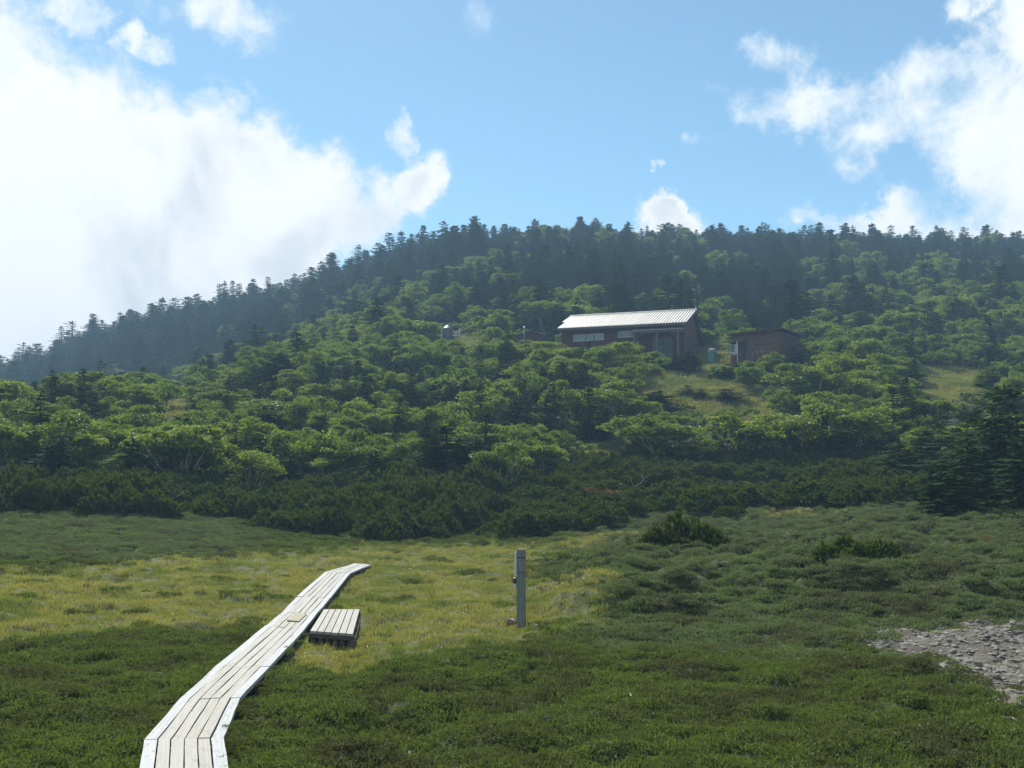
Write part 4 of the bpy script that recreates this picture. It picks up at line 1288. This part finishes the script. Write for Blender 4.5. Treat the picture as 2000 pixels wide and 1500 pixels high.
# ------------------------------------------------------------------ the wood on the slopes
def species(px, row, x, y):
    n = float(fbm(np.array([x * .045]), np.array([y * .045]), 77, 3)[0])
    if y < 64:
        p = .62
    elif y < 128:
        p = .58 if px < 1250 else .50
        if px > 1780 and row > 760:
            p = .35
    elif px < 560:
        p = .16
    else:
        p = .27 - .0011 * max(0, 640 - row) + (.30 if (px > 1540 and row > 600) else 0) + (.15 if (560 < px < 860 and row > 600) else 0)
    return rnd.random() < p + n * 1.5
sizes = []
def try_tree(x, y):
    z = float(ground_z(x, y))
    px, row = project(x, y, z)
    px, row = float(px), float(row)
    if px < -130 or px > 2130 or foot(x, y):
        return
    for p in CLEAR_POLYS:
        if in_poly(np.array([px]), np.array([row]), p)[0]:
            return
    birch = species(px, row, x, y)
    q = rnd.random()
    if birch:
        kind, var = 'birch', rnd.randrange(8)
        h = rnd.uniform(1.5, 3.5) if y < 130 else rnd.uniform(2.4, 4.8)
        wd = h * rnd.uniform(1.05, 1.45)
    else:
        if y < 130:
            if q < .6:
                kind, var = 'krum', rnd.randrange(2); h = rnd.uniform(1.5, 2.8); wd = h * rnd.uniform(.9, 1.3)
            else:
                kind, var = 'fir', rnd.randrange(6); h = rnd.uniform(2.4, 4.4); wd = h * rnd.uniform(.45, .62)
        else:
            kind, var = 'fir', rnd.randrange(6)
            h = rnd.uniform(3.2, 6.2) if rnd.random() < .86 else rnd.uniform(6, 8.8)
            if px < 950 and y > 230:
                h *= 1.4
            wd = h * rnd.uniform(.48, .80)
    if blocked(x, y, z, h, wd):
        h *= .5; wd *= .6
        if blocked(x, y, z, h, wd):
            return
    add_tree(kind, var, x, y, h, wd)
def grid_fill(y0, y1, st, front=None):
    y = y0
    while y < y1:
        hw = .60 * y + 4
        x = -hw
        while x < hw:
            xx = x + rnd.uniform(-.5, .5) * st; yy = y + rnd.uniform(-.5, .5) * st
            if front is None or front(xx, yy):
                try_tree(xx, yy)
            x += st
        y += st
def wood_front(x, y):
    z = float(ground_z(x, y)); px, row = project(x, y, z)
    lim = np.interp(px, [-200, 0, 300, 600, 950, 1050, 1150, 1250, 1400, 1700, 1800, 2000, 2200], [955, 955, 965, 968, 965, 935, 905, 895, 895, 890, 930, 960, 960])
    return row < lim
grid_fill(52, 128, 2.55, wood_front)
grid_fill(128, 338, 3.15)
print('trees', len(trees), {k: sum(t[0] == k for t in trees) for k in ('birch', 'fir', 'krum')})

def copy_thing(name, parts, part_names, loc, rot, scale):
    o = obj(name, None, None, loc, rot)
    o.scale = scale
    o.empty_display_size = .2
    for me, pn in zip(parts, part_names):
        obj(pn, me, o)
    return o
def where(px, row, y):
    """a phrase that places a tree by what one can find in the photograph"""
    if y > 245:
        if px < 110: return 'at the very left end of the skyline ridge', 30
        if px < 260: return 'on the lowest part of the left skyline ridge', 31
        if px < 420: return 'on the left skyline ridge under the cloud middle', 0
        if px < 560: return 'on the left skyline ridge where the cloud is greyest', 32
        if px < 700: return 'on the rising skyline ridge under the big white cloud', 1
        if px < 860: return 'on the steep skyline under the tip of the big cloud', 33
        if px < 1050: return 'on the skyline just right of the big cloud', 34
        if px < 1240: return 'on the skyline just left of the small cloud', 2
        if px < 1440: return 'on the skyline ridge in front of the small white cloud', 3
        if px < 1620: return 'on the skyline just right of the small cloud', 35
        if px < 1820: return 'on the skyline below the right cloud edge', 36
        return 'on the skyline ridge at the far right', 4
    if y > 128:
        if px < 560: return 'on the hazy far slope at the left', 5
        if px < 850: return 'on the upper slope left of the water tank', 6
        if px < 1090: return 'on the upper slope above the water tank and red shed', 7
        if px < 1400: return 'on the upper slope directly above the long red hut', 8
        if px < 1580: return 'on the upper slope above the brown cabin', 9
        return 'on the upper slope right of the brown cabin', 10
    if px < 330:
        return ('on the left knoll just above the dwarf pine belt' if y < 74 else 'on top of the left knoll'), (11 if y < 74 else 12)
    if px < 560:
        return ('at the wood edge above the dwarf pine gap' if y < 74 else 'beside the dark conifer clump left of centre'), (13 if y < 74 else 14)
    if px < 850:
        return ('at the wood edge above the middle of the dwarf pine belt' if y < 74 else ('on the mid slope left of the water tank' if y < 100 else 'close below the water tank, to its left')), (15 if y < 74 else (16 if y < 100 else 17))
    if px < 1090:
        return ('at the wood edge straight above the guide post' if y < 74 else ('on the mid slope below the water tank' if y < 100 else 'close below the red shed')), (18 if y < 74 else (19 if y < 100 else 20))
    if px < 1260:
        return ('above the russet shrubs right of the guide post' if y < 80 else 'in front of the left half of the long red hut'), (21 if y < 80 else 22)
    if px < 1500:
        return ('in the low band below the grassy clearing' if y < 86 else 'beside the grassy clearing below the huts'), (23 if y < 86 else 24)
    if px < 1780:
        return ('in the white stemmed band right of the clearing' if y < 82 else ('on the slope below the brown cabin, to its right' if y < 104 else 'close right of the brown cabin')), (25 if y < 82 else (26 if y < 104 else 27))
    return ('in the dark stand at the right edge' if y < 82 else 'around the small clearing near the right edge'), (28 if y < 82 else 29)
LOOK = {'birch': ('green birch', 'birch_tree', 'birch tree'), 'fir': ('narrow dark fir', 'fir_tree', 'fir tree'), 'krum': ('low dark conifer', 'stunted_conifer', 'conifer')}
PARTS = {'birch': BIRCH, 'fir': FIR, 'krum': KRUM}
order = {}
for kind in ('birch', 'fir', 'krum'):
    L = []
    for i, t in enumerate(trees):
        if t[0] != kind:
            continue
        px, row = project(t[2], t[3], t[4] + t[8] * .6)
        vis = t[8] * t[9] / t[3] ** 2 * (1.0 if -60 < px < 2060 else .05)
        if t[3] > 262 and kind == 'fir':
            vis *= 2.6                      # trees against the sky show whole
        if i < n_manual:
            vis += 10
        L.append((-vis, i))
    L.sort()
    order[kind] = ([i for _, i in L[:295]], [i for _, i in L[295:]])
SZ = {}
for kind, (single, rest) in order.items():
    for i in single:
        t = trees[i]
        px, row = project(t[2], t[3], t[4] + t[8] * .5)
        SZ.setdefault((kind, where(float(px), float(row), t[3])[1]), []).append(t[8] * t[9])
SZ = {k: (float(np.percentile(v, 33)), float(np.percentile(v, 72))) for k, v in SZ.items()}
for kind, (single, rest) in order.items():
    for i in single:
        _, var, x, y, z, sw_, sh_, rz, h, wd = trees[i]
        o = copy_thing(LOOK[kind][1], PARTS[kind][var], ('crown', 'trunk'), (x, y, z - .1), (rnd.uniform(-.09, .09), rnd.uniform(-.09, .09), rz), (sw_, sw_, sh_))
        px, row = project(x, y, z + h * .5)
        ph, gi = where(float(px), float(row), y)
        adj = 'large' if h * wd > SZ[kind, gi][1] else ('small' if h * wd < SZ[kind, gi][0] else 'medium')
        tag(o, adj + ' ' + LOOK[kind][0] + ' ' + ph, LOOK[kind][2], adj + ' ' + LOOK[kind][2] + 's ' + ph)
    if rest:
        protos = []
        for (cr_, tr_) in PARTS[kind]:
            a = np.empty(len(cr_.vertices) * 3, np.float32); cr_.vertices.foreach_get('co', a)
            protos.append(proto('shape_' + kind, cr_))
        T = [trees[i] for i in rest]
        o = scatter(LOOK[kind][1] + '_wood', [(t[2], t[3], t[4] - .1) for t in T], [(rnd.uniform(-.05, .05), rnd.uniform(-.05, .05), t[7]) for t in T],
                    np.array([(t[5], t[5], t[6]) for t in T]), [t[1] for t in T], protos)

# ------------------------------------------------------------------ leafy undergrowth between the trees
UND = [proto('undergrowth', birch_shape(450 + k, 2.2, 1.0, 14, 70, .17)[0]) for k in range(3)]
def undergrowth(name, y0, y1, dens, s0, s1, seed):
    r = np.random.default_rng(seed)
    n = int(.6 * (y1 ** 2 - y0 ** 2) * dens)
    y = np.sqrt(r.uniform(y0 ** 2, y1 ** 2, n)); x = r.uniform(-.6, .6, n) * y
    z = ground_z(x, y); px, py = project(x, y, z)
    ok = np.array([not foot(a_, b_) for a_, b_ in zip(x, y)])
    for p in CLEAR_POLYS:
        ok &= ~in_poly(px, py, p)
    ok &= np.array([bool(wood_front(a_, b_)) for a_, b_ in zip(x, y)]) if y0 < 100 else True
    ok &= fbm(x * .08, y * .08, 21) > -.08
    x, y, z = x[ok], y[ok], z[ok]; n = len(x)
    print(name, n)
    return scatter(name, np.stack([x, y, z], 1), np.stack([r.normal(size=n) * .1, r.normal(size=n) * .1, r.uniform(0, 6.28, n)], 1), r.uniform(s0, s1, n), r.integers(0, 3, n), UND)
undergrowth('undergrowth', 56, 130, .12, .6, 1.1, 31)
undergrowth('far_undergrowth', 130, 335, .06, 1.0, 1.9, 32)

# ------------------------------------------------------------------ dwarf pine belt
def belt(x, y):
    z = float(ground_z(x, y)); px, row = project(x, y, z)
    px, row = float(px), float(row)
    if px < -120 or px > 2120:
        return None
    front = np.interp(px, [-200, 0, 200, 325, 335, 368, 378, 500, 700, 900, 950, 1100, 1225, 1260, 1300, 1450, 1780, 1860, 1900, 2100],
                      [1002, 1008, 1016, 1020, 985, 985, 1024, 1038, 1050, 1053, 1050, 1046, 1034, 1010, 1006, 990, 992, 985, 962, 950])
    back = np.interp(px, [-200, 0, 300, 600, 950, 1050, 1150, 1250, 1400, 1700, 1800, 2000, 2200], [948, 948, 958, 960, 958, 925, 900, 890, 890, 886, 930, 945, 945])
    if not (back < row < front):
        return None
    return px, row
pines = []
y = 36
while y < 74:
    x = -.62 * y
    while x < .62 * y:
        xx, yy = x + rnd.uniform(-.5, .5) * 1.5, y + rnd.uniform(-.5, .5) * 1.5
        b_ = belt(xx, yy)
        if b_ and fbm(np.array([xx * .22]), np.array([yy * .3]), 66, 2)[0] > -.20:
            pines.append((xx, yy, *b_))
        x += 1.62
    y += 1.55
print('pines', len(pines))
pines.sort(key=lambda p: p[1])
COLS = [(170, 'at the left edge of the belt'), (335, 'just left of the gap in the belt'), (450, 'just right of the gap in the belt'), (580, 'left of the far boardwalk end'), (700, 'straight behind the boardwalk end'),
        (830, 'right of the boardwalk end'), (960, 'left of the guide post'), (1090, 'straight behind the guide post'), (1240, 'beside the russet shrubs'), (1400, 'behind the lone round bush'),
        (1540, 'right of the orange red shrub'), (1680, 'above the wide low bush'), (1800, 'left of the dark right stand'), (9999, 'by the dark stand at the right edge')]
for i, (x, y, px, row) in enumerate(pines[:296]):
    right = px > 960
    cl = float(fbm(np.array([x * .22]), np.array([y * .3]), 66, 2)[0])
    s = rnd.uniform(.8, 1.2) * (1 + .7 * cl); hz = rnd.uniform(.9, 1.1) * (.80 if right else 1.12) * (1 + 1.5 * cl)
    o = copy_thing('dwarf_pine', PINE[rnd.randrange(5)], ('foliage', 'stems'), (x, y, float(ground_z(x, y)) - .05), (0, 0, rnd.uniform(0, 6.28)), (s, s, hz))
    ph = [q for lim_, q in COLS if px < lim_][0]
    k_ = [p for p in pines[:296] if [q for lim_, q in COLS if p[2] < lim_][0] == ph]
    rk = sum(p[1] < y for p in k_) / max(1, len(k_))
    rw = 'front row' if rk < .3 else ('middle row' if rk < .65 else 'back row')
    tag(o, 'dark green dwarf pine, ' + rw + ', ' + ph, 'dwarf pine', 'dwarf pines, ' + rw + ', ' + ph)
if len(pines) > 296:
    T = pines[296:]
    scatter('dwarf_pine_cover', [(t[0], t[1], float(ground_z(t[0], t[1])) - .05) for t in T], [(0, 0, rnd.uniform(0, 6.28)) for t in T], [rnd.uniform(.8, 1.1) for t in T], [rnd.randrange(5) for t in T], [proto('shape_pine', p[0]) for p in PINE])
for (px, base, top, wpx, var, lab, dp) in [(1328, 1068, 1004, 185, 0, 'lone round dwarf pine bush in front of the belt, right of the guide post', .8), (1662, 1098, 1047, 205, 1, 'wide low dwarf pine bush alone among the heath hummocks', .75),
                                          (1950, 1018, 992, 80, 2, 'small low dwarf pine patch near the right edge of the meadow', .9), (1420, 1012, 985, 70, 3, 'small dwarf pine tuft on the mound behind the lone round bush', 1.0)]:
    x, y, z = ground_hit(px, base)
    y += .8 * wpx * y / 4000; x = (px - 1000) / 2000 * y; z = float(ground_z(x, y))
    k = wpx * y / 2000 / 2.75
    h = at_depth(px, top, y)[2] - z
    o = copy_thing('dwarf_pine', PINE[var], ('foliage', 'stems'), (x, y, z - .05), (0, 0, 0), (k, k * dp, h / 1.15))
    tag(o, lab, 'dwarf pine')

# autumn tinted shrubs in the belt
AUT = birch_shape(400, 1.6, .8, 10, 90, .11, 'autumn_leaf')
for (px, row, wpx, lab) in [(1185, 985, 90, 'widest russet shrub in the belt above and right of the guide post'), (1215, 962, 60, 'russet shrub just behind the widest red one'), (1410, 980, 60, 'orange red shrub in the belt behind the lone round bush'),
                            (1480, 985, 26, 'tiny yellow orange shrub right of the orange red one'), (1640, 918, 32, 'small orange shrub under the white stemmed birches'), (1145, 975, 45, 'small russet shrub at the left end of the red ones')]:
    x, y, z = ground_hit(px, row)
    y -= .8; x = (px - 1000) / 2000 * y; z = float(ground_z(x, y))
    k = wpx * y / 2000 / 1.6
    o = copy_thing('autumn_shrub', AUT, ('leaves', 'stems'), (x, y, z + .15), (0, 0, px), (k, k, .95))
    tag(o, lab, 'shrub')
# bleached dead wood
DEAD = [dead_shape(500 + k) for k in range(4)]
for (px, row, wpx, var, lift, lab) in [(1303, 938, 58, 0, .55, 'bleached dead branches in the dwarf pines behind the guide post'), (1005, 922, 70, 1, .5, 'pale dead branches at the wood edge above the guide post'),
                                       (805, 945, 70, 2, .5, 'grey dead branches at the wood edge left of the dark firs'), (352, 985, 60, 3, .4, 'bare curved dead stems in the gap of the dwarf pine belt'), (1255, 965, 50, 1, .6, 'small grey dead twig between the russet shrubs'),
                                       (1590, 895, 110, 2, .5, 'white crooked dead stems under the birches at the right'), (1500, 890, 90, 3, .5, 'white bent dead stems left of the crooked ones under the birches'), (1710, 880, 90, 0, .5, 'white dead stems at the right end of the birch band'),
                                       (1850, 905, 70, 1, .8, 'thin grey dead limb in the dark stand at the right'), (212, 925, 50, 2, .5, 'short pale dead trunk under the birches on the left knoll'), (580, 925, 80, 0, .5, 'pale dead boughs under the birches left of centre')]:
    x, y, z = ground_hit(px, row)
    y -= 1.0; x = (px - 1000) / 2000 * y; z = float(ground_z(x, y))
    k = wpx * y / 2000 / 2.4
    o = obj('dead_branch', DEAD[var], None, (x, y, z + lift), (0, 0, rnd.uniform(-.4, .4)))
    o.scale = (k, k, k * .6)
    tag(o, lab, 'dead branch')
x, y, z = ground_hit(1238, 478)
sn = MB().tube([(0, 0, -.5), (.1, 0, 3), (-.1, 0, 6.2)], [.12, .08, .03], 6).tube([(0, 0, 5.6), (.5, 0, 6.3)], [.04, .02], 5).tube([(0, 0, 5.2), (-.5, 0, 6.0)], [.04, .02], 5).tube([(0, 0, 5.9), (.25, .1, 6.7)], [.03, .02], 5).build('dead_snag', M['fir_bark'], None, True, (x, y, z))
tag(sn, 'bare dead snag sticking up on the skyline left of the small cloud', 'dead tree')

# ------------------------------------------------------------------ meadow: grass and heath
def tuft(name, seed, mat, n, spread, h0, h1, wd, bend, lean=(0, 0), seg=2, radial=.0):
    r = np.random.default_rng(seed)
    V, F, nb = [], [], 0
    for i in range(n):
        a = r.uniform(0, 6.28); q = math.sqrt(r.random()) * spread
        p = np.array([math.cos(a) * q, math.sin(a) * q, -.015])
        h = r.uniform(h0, h1)
        b = r.uniform(0, 6.28)
        out_ = np.array([math.cos(a), math.sin(a), 0]) * radial * q / spread + np.array([math.cos(b), math.sin(b), 0]) * bend * r.random() + np.array([lean[0], lean[1], 0])
        c = r.uniform(0, 6.28)
        s = np.array([math.cos(c), math.sin(c), 0]) * wd * .5
        mid = p + out_ * h * .35 + np.array([0, 0, h * .6])
        tip = p + out_ * h + np.array([0, 0, h * (1 - .35 * min(1, np.linalg.norm(out_)))])
        V += [p - s, p + s, mid + s * .8, mid - s * .8, tip + s * .15, tip - s * .15]
        F += [(nb, nb + 1, nb + 2, nb + 3), (nb + 3, nb + 2, nb + 4, nb + 5)]
        nb += 6
    return proto(name, mesh_from(name, np.array(V), np.array(F), M[mat]))
def heath_tuft(name, seed, mat, n, spread, h):
    """a cushion of small leafy twigs"""
    r = np.random.default_rng(seed)
    a = r.uniform(0, 6.28, n); q = np.sqrt(r.random(n)) * spread
    z = h * (np.sqrt(np.maximum(0, 1 - (q / spread) ** 2)) * .75 + .15) * r.uniform(.45, 1.15, n)
    c = np.stack([np.cos(a) * q, np.sin(a) * q, z], 1)
    nr = np.stack([np.cos(a) * q / spread, np.sin(a) * q / spread, np.full(n, .75)], 1) + r.normal(size=(n, 3)) * .7
    v, f = leaf_quads(c, nr, r.uniform(.016, .034, n), .55, r)
    # upright sprigs
    m = n // 8
    V2 = []
    for i in range(m):
        aa = r.uniform(0, 6.28); qq = math.sqrt(r.random()) * spread
        b0 = np.array([math.cos(aa) * qq, math.sin(aa) * qq, 0]); hh = h * r.uniform(.8, 1.3)
        d = np.array([r.normal() * .3, r.normal() * .3, 1]); s = np.array([math.cos(aa * 3), math.sin(aa * 3), 0]) * .004
        V2.append([b0 - s, b0 + s, b0 + d * hh + s * .6, b0 + d * hh - s * .6])
    V2 = np.array(V2).reshape(-1, 3)
    return proto(name, mesh_from(name, np.concatenate([v, V2]), np.concatenate([f, np.arange(len(V2)).reshape(-1, 4) + len(v)]), M[mat]))
def on_walk(x, y, grow=0.0):
    q = np.zeros(np.shape(x), bool)
    for i, quad in enumerate(BW_QUADS):
        p = np.array(quad)
        if grow:
            c = p.mean(0); p = c + (p - c) * (1 + grow)
        q |= in_poly(x, y, [tuple(v) for v in p])
    q |= in_poly(x, y, PF_QUAD)
    return q
def sample_meadow(n_per, y0, y1, seed, umax=.60):
    """even spread per square metre"""
    r = np.random.default_rng(seed)
    area = umax * (y1 ** 2 - y0 ** 2)
    n = int(area * n_per)
    y = np.sqrt(r.uniform(y0 ** 2, y1 ** 2, n)); x = r.uniform(-umax, umax, n) * y
    return x, y, r
def belt_front_row(px):
    return np.interp(px, [-300, 0, 200, 330, 500, 700, 950, 1100, 1240, 1300, 1450, 1780, 1900, 2300], [980, 985, 995, 985, 1012, 1022, 1026, 1024, 1005, 985, 975, 975, 945, 940])
# dry sedge
DRY = [tuft('sedge', 600 + k, 'dry_grass', 60, .14, .035, .095, .007, .65, (.2, -.12)) for k in range(4)]
def fill(name, protos, dens, y0, y1, seed, cond, s0, s1, zs=1.0, tilt=.15):
    x, y, r = sample_meadow(dens, y0, y1, seed)
    jit = .10 + .012 * y
    dry, grv, px, py = masks(x + r.normal(size=len(x)) * jit, y + r.normal(size=len(x)) * jit * 1.5)
    ok = cond(dry, grv, px, py, x, y, r) & ~on_walk(x, y, .05)
    ok &= (py > belt_front_row(px)) | (y < 30) | (name == 'clearing_grass')
    x, y = x[ok], y[ok]
    n = len(x)
    z = ground_z(x, y)
    sc_ = r.uniform(s0, s1, n) * (1 + .012 * np.maximum(0, y - 12))
    scl = np.stack([sc_, sc_, sc_ * zs * r.uniform(.75, 1.25, n)], 1)
    rot = np.stack([r.normal(size=n) * tilt, r.normal(size=n) * tilt, r.uniform(0, 6.28, n) if name != 'dry_grass' else r.normal(size=n) * .8], 1)
    print(name, n)
    return scatter(name, np.stack([x, y, z], 1), rot, scl, r.integers(0, len(protos), n), protos)
near_f = lambda y: np.clip(1.25 - y / 42, .45, 1)
fill('dry_grass', DRY, 40, 6.5, 58, 1, lambda d, g, px, py, x, y, r: (d > .5) & (g < .5) & (r.random(len(x)) < near_f(y)), .8, 1.35)
HE = [heath_tuft('heath', 620 + k, 'heath', 200, .13, .06) for k in range(4)]
HB2 = [heath_tuft('heath_blue', 640 + k, 'heath_blue', 190, .13, .06) for k in range(4)]
bluish = lambda px, py, x, y: (sstep(px, 1000, 1250) * sstep(1330 - py, 0, 110) + sstep(1110 - py, 0, 25) * sstep(600 - px, 0, 250)) + fbm(x * .5, y * .5, 91)
fill('heath', HE, 52, 6.5, 58, 2, lambda d, g, px, py, x, y, r: ((d < .5) | (fbm(x * .8, y * 1.1, 52) > .23)) & (g < .5) & ((bluish(px, py, x, y) < .5)) & (r.random(len(x)) < near_f(y)) & (fbm(x * 1.7, y * 1.7, 60) > -.33), .8, 1.5)
fill('pale_heath', HB2, 62, 9, 58, 3, lambda d, g, px, py, x, y, r: (d < .5) & (g < .5) & (bluish(px, py, x, y) >= .5) & (r.random(len(x)) < near_f(y)) & (fbm(x * 1.7, y * 1.7, 60) > -.40), .8, 1.5)
TG = [tuft('tall_grass', 660 + k, 'tall_grass', 14, .08, .09, .20, .010, .85) for k in range(3)]
fill('tall_grass', TG, 9, 8, 50, 4, lambda d, g, px, py, x, y, r: (g < .5) & (r.random(len(x)) < np.where(d > .5, .05, .004) + .45 * sstep(fbm(x * .45, y * .45, 83), .10, .28) * ((px > 480) & (px < 1350) & (py > 1230) & (py < 1420) | (px > 1650) & (py < 1170) & (py > 1080))), .7, 1.2)
fill('clearing_grass', DRY, 13, 58, 150, 7, lambda d, g, px, py, x, y, r: (d > .5) & (g < .5), 1.4, 2.2)
fill('gravel_tufts', DRY, 7, 10, 19, 5, lambda d, g, px, py, x, y, r: (g > .5) & (fbm(x * 1.2, y * 2.4, 71) > .10), .6, 1.0)
RU = [tuft('russet_herb', 680 + k, 'russet', 16, .08, .08, .20, .012, .8) for k in range(2)]
fill('russet_herbs', RU, 6, 10, 40, 6, lambda d, g, px, py, x, y, r: (g < .5) & (r.random(len(x)) < .015 + .8 * ((px > 1040) & (px < 1260) & (py > 1130) & (py < 1180)) * (fbm(x * .8, y * .8, 44) > .03)), .7, 1.2)
# heath creeping over the right edge of the walk
xs, yy_, rr_ = [], [], np.random.default_rng(9)
for s in (0, 1, 2, 3):
    for k in range(34):
        t = rr_.random(); e = BW[s][1] * (1 - t) + BW[s + 1][1] * t
        if fbm(np.array([e[0] * 2.2]), np.array([e[1] * 2.2]), 58, 2)[0] < -.05:
            continue
        side = (BW[s][0] - BW[s][1]) / np.linalg.norm(BW[s][0] - BW[s][1])
        p = e + side * rr_.uniform(-.09, .012)
        xs.append((p[0], p[1], p[2] - rr_.uniform(.03, .06)))
scatter('creeping_heath', xs, np.stack([rr_.normal(size=len(xs)) * .2, rr_.normal(size=len(xs)) * .2, rr_.uniform(0, 6.28, len(xs))], 1), rr_.uniform(.4, .75, len(xs)), rr_.integers(0, 4, len(xs)), HE)
